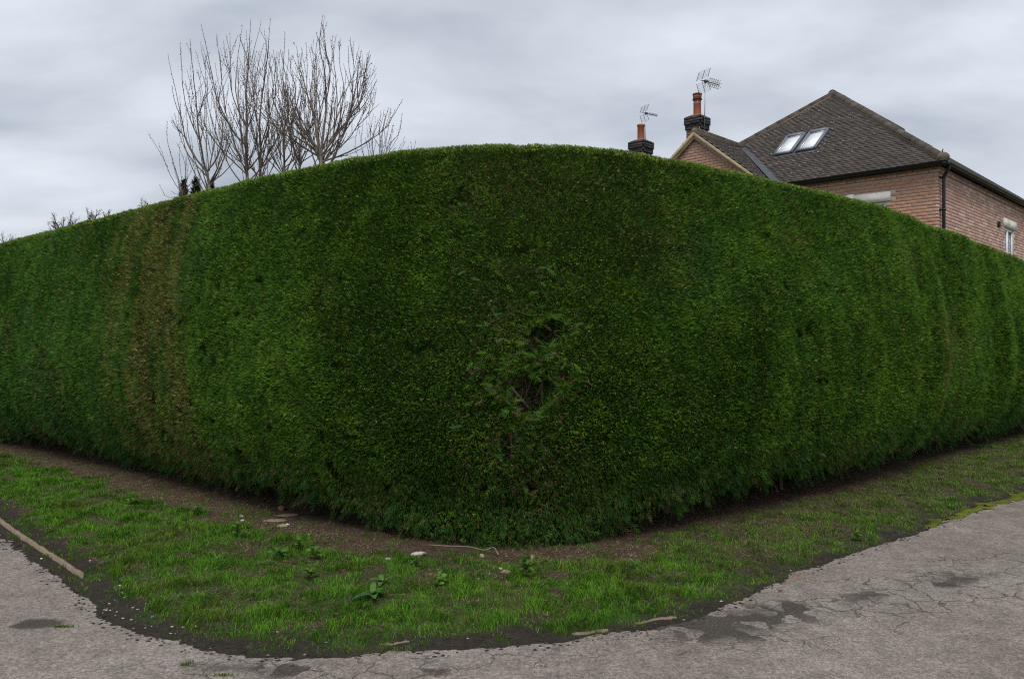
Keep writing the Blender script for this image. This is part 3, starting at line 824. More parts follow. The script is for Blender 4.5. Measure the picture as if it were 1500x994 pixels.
def wall_core(name, boxes):
    b = MB()
    for lo, hi in boxes: b.box(lo, hi)
    return b.build(name, M_mortar, house)
FW = (1.10, 2.55, 3.45, 4.765)                     # front window: distances left of the corner, sill and head
SW = (5.76, 6.84, 3.45, 4.655)                     # side window: distances back from the corner
front = wall_core('front_wall', [((-FW[0], .012, ZB), (-.012, .3, 5.45)), ((-W + .01, .012, ZB), (-FW[1], .3, 5.45)), ((-FW[1], .013, FW[3]), (-FW[0], .3, 5.45)), ((-FW[1], .013, ZB), (-FW[0], .3, FW[2]))])
side = wall_core('side_wall', [((-.3, .302, ZB), (-.012, SW[0], 5.45)), ((-.3, SW[1], ZB), (-.012, DEPTH, 5.45)), ((-.3, SW[0], SW[3]), (-.013, SW[1], 5.45)), ((-.3, SW[0], ZB), (-.013, SW[1], SW[2]))])
# gable wall of the front wing: a prism closed to the roof
b = MB()
gl, gr_ = GX - GHW + .12, GX + GHW - .12
zt = GZ - .10
y0, y1 = GY + .012, .0
pts = [(gl, ZB), (gr_, ZB), (gr_, ZE - .12), (GX, zt), (gl, ZE - .12)]
V = [(x_, y0, z_) for x_, z_ in pts] + [(x_, y1, z_) for x_, z_ in pts]
b.add(V, [[0, 1, 6, 5], [1, 2, 7, 6], [2, 3, 8, 7], [3, 4, 9, 8], [4, 0, 5, 9]]); b.t.append(np.array([[0, 1, 2], [0, 2, 4], [2, 3, 4]]))
gable = b.build('gable_wall', M_mortar, house)

def brick_mesh(l, dep, c):
    b = MB(); e_ = .0035; h_ = .065
    V = np.array([[0, 0, 0], [l, 0, 0], [l, 0, h_], [0, 0, h_]]); 
    fr_ = np.array([[e_, -.0, e_], [l - e_, 0, e_], [l - e_, 0, h_ - e_], [e_, 0, h_ - e_]])
    bk = np.array([[0, e_, 0], [l, e_, 0], [l, e_, h_], [0, e_, h_]]); bb_ = bk + np.array([0, dep, 0])
    b.add(np.vstack([fr_, bk, bb_]), [[0, 1, 2, 3], [4, 5, 1, 0], [5, 6, 2, 1], [6, 7, 3, 2], [7, 4, 0, 3], [8, 9, 5, 4], [9, 10, 6, 5], [10, 11, 7, 6], [11, 8, 4, 7]], c)
    return b
def lay_bricks(parent, origin, axis, length, z0, z1, pal, score, n_single, skip=None, out=.0, start=0.0, flip=1):
    """origin: face corner; axis: unit along the wall; bricks face -normal (their local -y)"""
    ax = np.array(axis, float); nr = np.array([ax[1], -ax[0]]) * flip   # outward
    recs = []
    k = 0; zc = z0
    while zc + .065 <= z1 + .001:
        off = 0 if k % 2 == 0 else .1125
        p = start - off
        while p < length:
            a0, a1 = max(p, start), min(p + .215, length)
            if a1 - a0 > .04 and not (skip and skip(a0, a1, zc)):
                recs.append((a0, a1, zc))
            p += .225
        zc += .075; k += 1
    recs.sort(key=lambda r_: score(r_[0], r_[2]))
    cache = {}
    st = MB()
    ang = math.atan2(ax[1], ax[0]) if flip > 0 else math.atan2(-ax[1], -ax[0])
    for i_, (a0, a1, zc) in enumerate(recs):
        l = round(a1 - a0, 3); ci = int(rng.integers(len(pal)))
        dpt = rng.uniform(-.0025, .0025) + out
        s_ = a0 if flip > 0 else a1
        loc = (origin[0] + ax[0] * s_ + nr[0] * dpt, origin[1] + ax[1] * s_ + nr[1] * dpt, zc)
        if i_ < n_single:
            key = (l, ci)
            if key not in cache: cache[key] = brick_mesh(l, .05, pal[ci] * rng.uniform(.9, 1.1)).build('brick', M_brick, mesh_only=True)
            o = obj('brick', cache[key], parent); o.location = loc; o.rotation_euler = (0, 0, ang)
        else:
            bm_ = brick_mesh(l, .05, pal[ci] * rng.uniform(.85, 1.15))
            V = np.concatenate(bm_.v); ca, sa = math.cos(ang), math.sin(ang)
            V = V @ np.array([[ca, sa, 0], [-sa, ca, 0], [0, 0, 1]]) + np.array(loc)
            st.add(V, bm_.q[0], np.concatenate(bm_.c))
    if st.n:
        o = st.build('brickwork', M_brick, parent); o['kind'] = 'stuff'
# window openings
FW = (1.10, 2.55, 3.45, 4.765)                     # front window: distances left of the corner, sill and head
SW = (5.76, 6.84, 3.45, 4.655)                     # side window: distances back from the corner
def skip_front(a0, a1, zc):
    if a0 > W - .02: return True
    if FW[0] - .02 < (a0 + a1) / 2 < FW[1] + .02 and zc < FW[3]: return True
    if .985 < (a0 + a1) / 2 < 2.665 and 4.74 < zc < 4.975: return True
    return gl < -(a0 + a1) / 2 < gr_
def skip_side(a0, a1, zc):
    m = (a0 + a1) / 2
    if SW[0] - .02 < m < SW[1] + .02 and zc < SW[3]: return True
    return 5.64 < m < 7.07 and 4.63 < zc < 4.90
ZBAND = 5.28
lay_bricks(front, (-.0, 0.0), (-1, 0), W, ZB, ZBAND - .01, FRONT_PAL, lambda a, zc: a + (5.3 - zc) * 1.2, 150, skip_front, 0.0, 0, -1)
lay_bricks(front, (-.0, 0.0), (-1, 0), 3.9, ZBAND, 5.43, FRONT_PAL, lambda a, zc: a, 20, None, .028, -.028, -1)
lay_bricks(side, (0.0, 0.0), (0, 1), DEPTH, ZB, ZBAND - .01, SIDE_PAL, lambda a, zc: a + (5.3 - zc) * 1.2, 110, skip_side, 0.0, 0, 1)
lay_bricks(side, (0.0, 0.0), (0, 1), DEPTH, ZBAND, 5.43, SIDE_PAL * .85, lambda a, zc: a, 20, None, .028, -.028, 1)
GPAL = FRONT_PAL * .55 + SIDE_PAL * .45
def skip_gable(a0, a1, zc):
    xm = gr_ - (a0 + a1) / 2
    return zc + .07 > zt - abs(xm - GX) * GT - .03 or (zc < 5.2 and zc > ZB + .5 and False)
lay_bricks(gable, (gr_, GY), (-1, 0), gr_ - gl, ZB, zt, GPAL, lambda a, zc: -zc, 40, skip_gable, 0.0, 0, -1)

# cast stone lintels and windows
def window(parent, name, M, rect, split):
    """rect in the wall's own plane: x0, x1, z0, z1; M maps (x, depth inward, z) to house space"""
    x0, x1, z0, z1 = rect
    wn_ = bpy.data.objects.new('window', None); col.objects.link(wn_); wn_.parent = house
    def bar(nm, lo, hi, mt):
        b = MB(); b.box(lo, hi)
        b.v = [M(v_) for v_ in b.v]; return b.build(nm, mt, wn_)
    bar('curtain', (x0 + .01, .20, z0 + .01), (x1 - .01, .24, z1 - .01), M_room)
    f = .06
    fm = MB()
    for lo, hi in (((x0, .045, z1 - f), (x1, .10, z1)), ((x0, .045, z0), (x1, .10, z0 + f)), ((x0, .046, z0 + f), (x0 + f, .099, z1 - f)), ((x1 - f, .046, z0 + f), (x1, .099, z1 - f)), ((split - .055, .044, z0 + f), (split + .055, .101, z1 - f))):
        fm.box(lo, hi)
    fm.v = [M(v_) for v_ in fm.v]; fm.build('frame', M_white, wn_)
    bar('pane', (x0 + f, .07, z0 + f), (split - .055, .078, z1 - f), M_glass)
    bar('pane', (split + .055, .07, z0 + f), (x1 - f, .078, z1 - f), M_glass)
    bar('glazing_bar', (x0 + f, .066, z0 + .55), (split - .055, .069, z0 + .57), M_white)
    bar('glazing_bar', (split + .055, .066, z0 + .55), (x1 - f, .069, z0 + .57), M_white)
    return wn_
fmap = lambda v_: np.stack([-v_[:, 0], v_[:, 1], v_[:, 2]], 1)
smap = lambda v_: np.stack([-v_[:, 1], v_[:, 0], v_[:, 2]], 1)
w1 = window(house, 'window', fmap, (FW[0], FW[1], FW[2], FW[3]), 1.82)
w2 = window(house, 'window', smap, (SW[0], SW[1], SW[2], SW[3]), 6.28)
for (a0, a1, ztop) in ((1.0, 1.815, 4.985), (1.823, 2.0, 5.02), (2.008, 2.65, 4.985)):
    b = MB(); b.box((a0, -.012, 4.772), (a1, .14, ztop)); b.v = [fmap(v_) for v_ in b.v]; b.build('lintel', M_lintel, w1)
for (a0, a1, zt_) in ((5.65, 6.245, 4.895), (6.255, 7.06, 4.895)):
    b = MB(); b.box((a0, -.014, 4.675), (a1, .14, zt_)); b.v = [smap(v_) for v_ in b.v]; b.build('lintel', M_lintel, w2)
b = MB(); b.box((4.99, -.035, 4.58), (5.17, -.003, 4.73)); b.box((5.0, -.06, 4.59), (5.16, -.035, 4.61)); b.box((5.0, -.06, 4.64), (5.16, -.035, 4.66)); b.box((5.0, -.06, 4.69), (5.16, -.035, 4.71)); b.v = [smap(v_) for v_ in b.v]
b.build('vent_cowl', M_black, house)

# roof: boarded planes carrying rows of plain tiles
A1 = np.array([-W / 2, W / 2, ZE + (W / 2 + OV) * TP]); A2 = np.array([-W / 2, DEPTH - W / 2, A1[2]])
c00 = np.array([OV, -OV, ZE]); c10 = np.array([-W - OV, -OV, ZE]); c01 = np.array([OV, DEPTH + OV, ZE]); c11 = np.array([-W - OV, DEPTH + OV, ZE])
M_under = plain('roof_board', (.035, .03, .027), .95, .1)
b = MB(); lowz = np.array([0, 0, .03])
b.add(np.array([c00, c10, c11, c01, A1, A2]) - lowz, [[0, 4, 5, 3], [1, 2, 5, 4], [0, 3, 2, 1]]); b.t.append(np.array([[0, 1, 4], [3, 5, 2]]))
roof = b.build('roof', M_under, house)
ga = np.array([GX, GY - .10, GZ]); gm = np.array([GX, (GZ - ZE) / TP - OV + .03, GZ])
gle = np.array([GX - GHW, GY - .10, ZE]); gre = np.array([GX + GHW, GY - .10, ZE])
glb = np.array([GX - GHW, 2.2, ZE]); grb = np.array([GX + GHW, -OV + .0, ZE])
b = MB()
b.add(np.array([ga, gm, grb, gre, glb, gle]) - lowz, [[0, 3, 2, 1], [0, 1, 4, 5]])
wing_roof = b.build('wing_roof', M_under, house)
TILE_PAL = np.array([(.092, .075, .064), (.075, .062, .055), (.115, .092, .076), (.064, .055, .050), (.10, .078, .062), (.13, .105, .086), (.083, .075, .066)])
TILE_PAL = (TILE_PAL * .55 + TILE_PAL.mean(0) * .45) * np.array([1.0, 1.05, 1.10])
def tile_mesh(l=.125, wd=.160, th=.013, c=(1, 1, 1)):
    b = MB(); cam_ = .006
    # slightly cambered plain tile, tail lifted
    xs = np.array([0, wd / 2, wd]); cz = np.array([0, cam_, 0])
    lo = np.stack([xs, np.zeros(3), cz + .019], 1); hi = np.stack([xs, np.full(3, l), cz * .6 + .001], 1)
    V = np.vstack([lo, hi, lo - [0, 0, th], hi - [0, 0, th]])
    b.add(V, [[0, 1, 4, 3], [1, 2, 5, 4], [6, 7, 1, 0], [7, 8, 2, 1], [6, 0, 3, 9], [2, 8, 11, 5]], c)
    return b
def tile_plane(parent, p0, p1, up_pt, poly, n_single, holes=(), score=None):
    """rows of tiles on the plane through p0, p1 (eaves) and up_pt; poly in (along, up) coordinates"""
    e_ = norm(p1 - p0); nrm_ = norm(np.cross(e_, up_pt - p0)); 
    if nrm_[2] < 0: nrm_ = -nrm_
    su = np.cross(nrm_, e_)
    if su[2] < 0: e_, su = -e_, np.cross(nrm_, -e_); p0 = p1
    def uv(p): return np.array([np.dot(p - p0, e_), np.dot(p - p0, su)])
    PL = np.array([uv(np.array(p)) for p in poly])
    def inside(q, PL):
        c_ = False; j = len(PL) - 1
        for i in range(len(PL)):
            if ((PL[i][1] > q[1]) != (PL[j][1] > q[1])) and q[0] < (PL[j][0] - PL[i][0]) * (q[1] - PL[i][1]) / (PL[j][1] - PL[i][1] + 1e-12) + PL[i][0]: c_ = not c_
            j = i
        return c_
    HL = [[uv(np.array(p)) for p in h_] for h_ in holes]
    lo, hi = PL.min(0), PL.max(0)
    recs = []
    j = 0; v_ = 0.0
    while v_ < hi[1]:
        u_ = lo[0] - .165 + (.0825 if j % 2 else 0)
        while u_ < hi[0]:
            ce = (u_ + .08, v_ + .05)
            if (inside(ce, PL) or inside((u_ + .02, v_ + .02), PL) or inside((u_ + .14, v_ + .02), PL)) and not any(inside(ce, h_) for h_ in HL): recs.append((u_, v_))
            u_ += .165
        v_ += .1; j += 1
    if score: recs.sort(key=lambda r_: score(p0 + e_ * r_[0] + su * r_[1]))
    Mx = np.stack([e_, su, nrm_], 1)
    meshes = [tile_mesh(c=TILE_PAL[i]).build('tile', M_tile, mesh_only=True) for i in range(len(TILE_PAL))] if n_single else []
    from mathutils import Matrix
    rot = Matrix(Mx.tolist()).to_euler()
    st = MB()
    for i, (u_, v_) in enumerate(recs):
        p = p0 + e_ * (u_ + rng.uniform(-.003, .003)) + su * (v_ + rng.uniform(-.004, .004)) + nrm_ * rng.uniform(0, .005)
        ci = int(rng.integers(len(TILE_PAL)))
        if i < n_single:
            o = obj('tile', meshes[ci], parent); o.location = p; o.rotation_euler = rot
        else:
            c_ = TILE_PAL[ci] * rng.uniform(.85, 1.15)
            tm = tile_mesh(c=c_); V = np.concatenate(tm.v) @ Mx.T + p
            st.add(V, tm.q[0], c_)
            if rng.random() < .22:          # pale lichen spots
                for _ in range(int(rng.integers(1, 3))):
                    q = p + e_ * rng.uniform(.02, .14) + su * rng.uniform(.0, .08) + nrm_ * .0165; r_ = rng.uniform(.006, .019)
                    aa = np.arange(6) * np.pi / 3
                    Vl = np.vstack([q + nrm_ * .004, q + (np.cos(aa)[:, None] * e_ + np.sin(aa)[:, None] * su) * r_ * rng.uniform(.7, 1.2, (6, 1))])
                    st.add(Vl, [[0, 1 + i_, 1 + (i_ + 1) % 6] for i_ in range(6)], np.array([.42, .42, .38]) * rng.uniform(.6, 1.1))
    o = st.build('tiling', M_tile, parent); o['kind'] = 'stuff'
    return e_, su, nrm_
# roof windows in the front plane
def on_front(x_, s_):                               # s_: distance up the slope from the eaves
    k_ = math.hypot(1, TP); return np.array([x_, -OV + s_ / k_, ZE + s_ * TP / k_])
RWS = [(-4.36, -3.83), (-3.73, -3.20)]
holes = [[on_front(a, 1.60), on_front(c_, 1.60), on_front(c_, 2.78), on_front(a, 2.78)] for a, c_ in RWS]
holes.append([on_front(-3.84, 1.60), on_front(-3.72, 1.60), on_front(-3.72, 2.78), on_front(-3.84, 2.78)])
fe, fs, fn = tile_plane(roof, c00, c10, A1, [c00 + [-.02, 0, 0], [GX + GHW + .02, -OV, ZE], gm + [.05, 0, 0], A1 + (c10 - A1) * (GZ - A1[2]) / (c10[2] - A1[2]), A1], 200, holes, lambda p: (p[0] * -1) + (p[1]) * .5)
tile_plane(roof, c00, c01, A1, [c00, c01, A2, A1], 0)
tile_plane(roof, c11, c10, A1, [c11, c10 + np.array([0, 2.3, 0]), A1, A2], 0)
tile_plane(wing_roof, gre, grb, ga, [gre + np.array([0, .10, 0]), grb, gm, ga + np.array([0, .10, 0])], 100, (), lambda p: p[1] - p[2])
tile_plane(wing_roof, gle, glb, ga, [gle + np.array([0, .10, 0]), glb, gm, ga + np.array([0, .10, 0])], 0)
# hip and ridge tiles
def caps(parent, name, a, c_, r=.105, step=.36, c0=(.085, .070, .060), lift=.01):
    a = np.array(a); c_ = np.array(c_); Ld = np.linalg.norm(c_ - a); d_ = (c_ - a) / Ld
    sd = norm(np.cross(d_, [0, 0, 1.0])); upv = np.cross(sd, d_)
    k = int(Ld / step)
    an = np.linspace(R(-12), R(192), 9)
    b = MB()
    def ring(p, rr): return p + (np.cos(an)[:, None] * sd + np.sin(an)[:, None] * upv) * rr
    ctr = np.zeros(3)
    for (t0, t1, r0, r1) in ((0, 1, r, r * .985),):
        V = np.vstack([ring(ctr, r0), ring(ctr + d_ * step * 1.06, r1), ring(ctr, r0 - .018), ring(ctr + d_ * step * 1.06, r1 - .018)])
        F = [[i, i + 1, i + 10, i + 9] for i in range(8)] + [[18 + i, 18 + i + 1, i + 1, i] for i in range(8)] + [[9 + i, 9 + i + 1, 27 + i + 1, 27 + i] for i in range(8)]
    meshes = []
    for q in range(4):
        b = MB(); b.add(V, F, np.array(c0) * rng.uniform(.75, 1.25)); meshes.append(b.build(name, M_tile, mesh_only=True, smooth=False))
    for i in range(k):
        o = obj(name, meshes[int(rng.integers(4))], parent); o.location = a + d_ * (i * step) + upv * (lift + rng.uniform(-.004, .006))
    bed = MB(); bed.tube(np.array([a, c_]) + upv * -.01, .105, 8, (.19, .16, .11)); bed.build('mortar_bed', M_mossmortar, parent)
caps(roof, 'hip_tile', c00 + (A1 - c00) * .02, A1, .10)
gi = A1 + (c10 - A1) * .50
caps(roof, 'hip_tile', gi, A1, .10)
caps(roof, 'ridge_tile', A1 - [0, .1, 0], A2, .115)
caps(wing_roof, 'ridge_tile', ga + [0, .02, 0], gm, .105)
b = MB(); pc = c00 + (A1 - c00) * .018; dd = norm(A1 - c00)
b.tube(np.array([pc - dd * .05, pc + dd * .02]) + [0, 0, .02], .13, 12, (.30, .27, .19)); b.build('hip_end_mortar', M_mossmortar, roof)
b = MB(); b.tube(np.array([pc + [0, 0, .10], pc + [0.0, -.03, .17], pc + [.02, -.05, .20]]), .012, 5); b.build('hip_iron', M_black, roof)
# lead valley and stone-coloured verge boards of the wing
vb = np.array([GX + GHW + .05, -OV + .0, ZE + .0])
vd = norm(vb - gm); vs_ = norm(np.cross(vd, [0, 0, 1.0])); vu = np.cross(vs_, vd)
b = MB()
for o0, o1, up0, up1 in ((-.09, 0, .045, .01), (0, .11, .01, .05)):
    V = [gm + vs_ * o0 + vu * up0, gm + vs_ * o1 + vu * up1, vb + vs_ * o1 + vu * up1, vb + vs_ * o0 + vu * up0]
    b.add(np.array(V) + [0, 0, .035], [[0, 1, 2, 3]])
b.build('lead_valley', M_lead, wing_roof)
for sgn in (1, -1):
    b = MB(); end = np.array([GX + sgn * GHW, 0, ZE]); top_ = np.array([GX, 0, GZ])
    def prof(y0, y1, d0, d1):
        V = []
        for yy in (y0, y1):
            for P_ in (top_, end):
                for dn_ in (d0, d1): V.append((P_[0], yy, P_[2] - dn_))
        b.add(V, [[0, 1, 3, 2], [4, 6, 7, 5], [0, 2, 6, 4], [1, 5, 7, 3], [2, 3, 7, 6], [0, 4, 5, 1]])
    prof(GY - .13, GY - .02, .02, .13)
    prof(GY - .10, GY - .021, .13, .19)
    b.build('verge_board', M_verge, wing_roof)
# roof windows
for a0, a1 in RWS:
    rw = bpy.data.objects.new('roof_window', None); col.objects.link(rw); rw.parent = house
    Mx = np.stack([np.array([1.0, 0, 0]), np.cross(fn, [1.0, 0, 0]), fn], 1)
    org = on_front(a0, 1.66); wd = a1 - a0; ln = 1.06
    def rb(nm, boxes, mt):
        b = MB()
        for lo, hi in boxes: b.box(lo, hi, M=Mx, o=org)
        return b.build(nm, mt, rw)
    rb('flashing', [((-.05, -.10, -.02), (wd + .05, ln + .05, .008))], M_lead)
    rb('frame', [((0, 0, .009), (.055, ln, .085)), ((wd - .055, 0, .009), (wd, ln, .085)), ((.055, 0, .0085), (wd - .055, .06, .072)), ((.055, ln - .10, .0085), (wd - .055, ln, .10))], M_greyframe)
    rb('sash', [((.058, .062, .02), (.085, ln - .102, .07)), ((wd - .085, .062, .02), (wd - .058, ln - .102, .07)), ((.085, .062, .02), (wd - .085, .085, .068)), ((.085, ln - .13, .02), (wd - .085, ln - .102, .069))], M_alu)
    rb('pane', [((.086, .086, .030), (wd - .086, ln - .131, .050))], M_blind)
# gutters and downpipe
def gutter(a, c_, outv):
    a = np.array(a); c_ = np.array(c_); an = np.linspace(R(180), R(360), 9); outv = np.array(outv)
    b = MB()
    for rr, fl in ((.062, 0), (.056, 1)):
        V = []
        for P_ in (a, c_):
            for t_ in an: V.append(P_ + outv * math.cos(t_) * rr + np.array([0, 0, math.sin(t_) * rr]))
        F = [[i, i + 9, i + 10, i + 1] if not fl else [i, i + 1, i + 10, i + 9] for i in range(8)]
        b.add(V, F)
    for q in (a, c_): 
        V = [q] + [q + outv * math.cos(t_) * .061 + np.array([0, 0, math.sin(t_) * .061]) for t_ in an]
        b.add(V, [[0, i + 1, i + 2] for i in range(8)])
    o = b.build('gutter', M_black, house, smooth=True)
    L_ = np.linalg.norm(c_ - a); k = int(L_ / .9)
    for i in range(k):
        p = a + (c_ - a) * ((i + .5) / k); bb_ = MB()
        V = []
        d_ = norm(c_ - a) * .012
        for P_ in (p - d_, p + d_):
            for t_ in an: V.append(P_ + outv * math.cos(t_) * .068 + np.array([0, 0, math.sin(t_) * .068]))
        bb_.add(V, [[j, j + 9, j + 10, j + 1] for j in range(8)]); bb_.build('bracket', M_black, o)
    return o
gutter((GX + GHW + .05, -.215, ZE - .01), (.275, -.215, ZE - .01), (0, -1, 0))
gutter((.215, -.272, ZE - .012), (.215, DEPTH, ZE - .012), (1, 0, 0))
b = MB(); b.box((-W, -.15, 5.435), (.15, .02, 5.455)); b.box((-.02, .021, 5.435), (.151, DEPTH, 5.455)); b.box((GX + GHW, -.17, 5.37), (.17, -.15, 5.47)); b.box((.152, -.15, 5.371), (.17, DEPTH, 5.47))
b.build('fascia', M_black, house)
b = MB()
b.tube([(.20, .07, 5.42), (.195, .07, 5.36), (.12, .10, 5.24), (.085, .12, 5.19), (.08, .12, 5.10), (.08, .12, 0.05)], .036, 10)
dp = b.build('downpipe', M_black, house, smooth=True)
for zz_ in (5.17, 4.46, 3.4, 2.0):
    b = MB(); b.tube([(.08, .12, zz_ - .02), (.08, .12, zz_ + .02)], .046, 10); b.box((0.0, .05, zz_ - .012), (.06, .19, zz_ + .012)); b.build('pipe_clip', M_black, dp)
# chimney stack of the house
def chimney(parent, cx_, cy_, zbase, ztop, wdt, pot_h, pot_r, cowl, nbody, body_pal, head_pal):
    ch = bpy.data.objects.new('chimney', None); col.objects.link(ch); ch.parent = parent; ch.location = (cx_, cy_, 0)
    b = MB(); hw = wdt / 2 - .065
    b.box((-hw, -hw, zbase), (hw, hw, ztop - .02)); b.build('core', M_mortar, ch)
    st = MB(); zc = ztop - .075; k = 0
    while zc > zbase:
        if k in (0, 1, 2): ext = .035
        elif k in (3, 4): ext = .012
        else: ext = -.018
        w_ = wdt / 2 - .03 + ext; pal = head_pal if k < 5 else body_pal
        for sd in range(4):
            ca, sa = [(1, 0), (0, 1), (-1, 0), (0, -1)][sd]
            p = -w_ - (.1125 if k % 2 else 0) + (.05 if sd % 2 else 0)
            while p < w_ - .02:
                a0, a1 = max(p, -w_), min(p + .215, w_ - .05)
                if a1 - a0 > .03:
                    bm_ = MB(); bm_.box((a0, -w_, zc), (a1, -w_ + .05, zc + .066), pal[int(rng.integers(len(pal)))] * rng.uniform(.8, 1.2))
                    V = np.concatenate(bm_.v) @ np.array([[ca, sa, 0], [-sa, ca, 0], [0, 0, 1]])
                    st.add(V, BOXF, bm_.c[0])
                p += .225
        zc -= .075; k += 1
        if k > nbody: break
    if zc > zbase:
        st.box((-wdt / 2 + .045, -wdt / 2 + .045, zbase), (wdt / 2 - .045, wdt / 2 - .045, zc + .075), body_pal[0])
    o = st.build('brickwork', M_brick, ch); o['kind'] = 'stuff'
    b = MB(); r0 = wdt / 2; r1 = pot_r * 1.15
    V = [(-r0, -r0, ztop + .001), (r0, -r0, ztop + .001), (r0, r0, ztop + .001), (-r0, r0, ztop + .001), (-r1, -r1, ztop + .09), (r1, -r1, ztop + .09), (r1, r1, ztop + .09), (-r1, r1, ztop + .09)]
    b.add(V, BOXF); b.build('flaunching', M_mossmortar, ch)
    zp = ztop + .06
    prof_ = [(pot_r, zp), (pot_r * .97, zp + pot_h * .85), (pot_r * 1.02, zp + pot_h * .86), (pot_r * 1.12, zp + pot_h * .93), (pot_r * 1.12, zp + pot_h), (pot_r * .85, zp + pot_h), (pot_r * .8, zp + pot_h * .6)]
    n_ = 20; an = np.arange(n_) * 2 * np.pi / n_
    V = np.vstack([np.stack([np.cos(an) * r_, np.sin(an) * r_, np.full(n_, z_)], 1) for r_, z_ in prof_])
    F = [[i * n_ + j, i * n_ + (j + 1) % n_, (i + 1) * n_ + (j + 1) % n_, (i + 1) * n_ + j] for i in range(len(prof_) - 1) for j in range(n_)]
    b = MB(); b.add(V, F); pot = b.build('chimney_pot', M_clay, ch, smooth=False)
    if cowl:
        b = MB(); zt_ = zp + pot_h
        b.tube([(0, 0, zt_ - .14), (0, 0, zt_ - .10)], pot_r * 1.22, 18); b.tube([(0, 0, zt_ + .001), (0, 0, zt_ + .045)], pot_r * 1.2, 18); b.build('cowl', plain('cowl_clay', (.10, .045, .032), .8, .2), pot)
        b = MB(); b.tube([(0, 0, zp + pot_h * .60), (0, 0, zp + pot_h * .63)], pot_r * 1.02, 18); b.build('strap', M_alu, pot)
    return ch
DARKB = np.array([(.050, .047, .052), (.062, .055, .056), (.042, .040, .046), (.075, .062, .058)])
BODYB = np.array([(.17, .115, .085), (.13, .085, .068), (.20, .145, .11), (.10, .075, .066)])
CHX, CHY = -7.2, 1.95
chimney(house, CHX, CHY, 4.0, 8.24, .56, .62, .115, True, 16, BODYB, DARKB)

# ------------------------------------------------------------------ neighbouring house (only its stack clears the hedge)
NY = 26.0
nloc = at(939, 497, NY)
nh = thing('neighbouring_house', 'neighbouring house of which only a dark brick chimney stack clears the hedge', 'house', (nloc[0], NY, 0), HTH)
b = MB(); b.box((-3.4, -1.6, 0), (3.4, 8.2, 4.9)); b.build('wall', M_wallfar, nh)
b = MB(); V = [(-3.7, -1.9, 4.8), (3.7, -1.9, 4.8), (3.7, 8.5, 4.8), (-3.7, 8.5, 4.8), (0, -1.9, 7.35), (0, 8.5, 7.35)]
b.add(V, [[1, 2, 5, 4], [3, 0, 4, 5], [0, 3, 2, 1]]); b.t.append(np.array([[0, 1, 4], [2, 3, 5]]))
b.build('roof', plain('far_tiles', (.07, .06, .052), .9, .2, 9, .35), nh)
nch = chimney(nh, 0, 0, 5.5, 8.02, .60, .52, .118, False, 12, BODYB, DARKB)

# ------------------------------------------------------------------ television aerials
def aerial(name, label, base, mast, head_z, az, sc_, ext):
    t_ = thing(name, label, 'aerial', base, 0, 'television aerials on the chimneys')
    b = MB(); b.tube([(0, 0, 0), (.01, 0, mast * .5), (.02, 0, mast)], .016 * (1 if ext else .8), 7); b.build('mast', M_alu, t_, smooth=True)
    for q in (.06, .40):
        b = MB(); b.box((-.04, -.03, mast * q * .6), (.04, .05, mast * q * .6 + .03)); b.build('clamp', M_black, t_)
    ca, sa = math.cos(az), math.sin(az)
    Mh = np.array([[ca, -sa, 0], [sa, ca, 0], [0, 0, 1]]) * sc_
    o_ = np.array([.02, 0, head_z])
    def T_(p): return np.asarray(p, float) @ Mh.T + o_
    b = MB(); b.tube(T_([(-.22, 0, 0), (.18, 0, 0), (.78, 0, -.02)]), .016 * sc_, 6); b.build('boom', M_black, t_)
    for sg in (1, -1):
        rf = MB()
        for yy in (-.30, 0, .30): rf.tube(T_([(-.16, yy, sg * .06), (-.02, yy, sg * .42)]), .011 * sc_, 5)
        rf.build('reflector_frame', M_black, t_)
        rg = MB()
        for q in np.linspace(.05, 1, 7): rg.tube(T_([(-.16 + .14 * q, -.31, sg * (.06 + .36 * q)), (-.16 + .14 * q, .31, sg * (.06 + .36 * q))]), .0055 * sc_, 4)
        rg.build('reflector_grid', M_alu, t_)
    b = MB(); b.box((-.03, -.05, -.05), (.10, .05, .05)); b.v = [T_(v_) for v_ in b.v]; b.build('junction_box', M_black, t_)
    for q in np.linspace(.22, .76, 6 if ext else 9):
        b = MB(); h_ = .16 if ext else .07
        for s1 in (1, -1): b.tube(T_([(q, -.5 * h_, s1 * h_), (q, 0, 0), (q, .5 * h_, s1 * h_)]), .008 * sc_, 4)
        b.build('director', M_black, t_)
    if ext:
        for zz_, yy in ((.16, 0), (-.16, 0), (0, .14), (0, -.14)):
            b = MB(); b.tube(T_([(.22, yy, zz_), (.78, yy, zz_ - .02)]), .007 * sc_, 4); b.build('director_rail', M_black, t_)
    return t_
ca, sa = math.cos(HTH), math.sin(HTH)
chw = np.array([HX + ca * CHX - sa * CHY, HY + sa * CHX + ca * CHY])
mb = at(1032, 192, chw[1] - .34)
tip = at(1034, 118, chw[1] - .34)
aerial('television_aerial', 'large television aerial on a tall mast beside the cowled chimney pot', tuple(mb), tip[2] - mb[2], tip[2] - mb[2] - .02, R(32), .76, True)
nb = at(945, 203, NY + .42); nt = at(944, 162, NY + .42)
aerial('television_aerial', 'small television aerial behind the plain chimney pot', (nb[0], nb[1], 7.9), nt[2] - 7.9, at(0, 166, NY + .42)[2] - 7.9, R(28), .62, False)

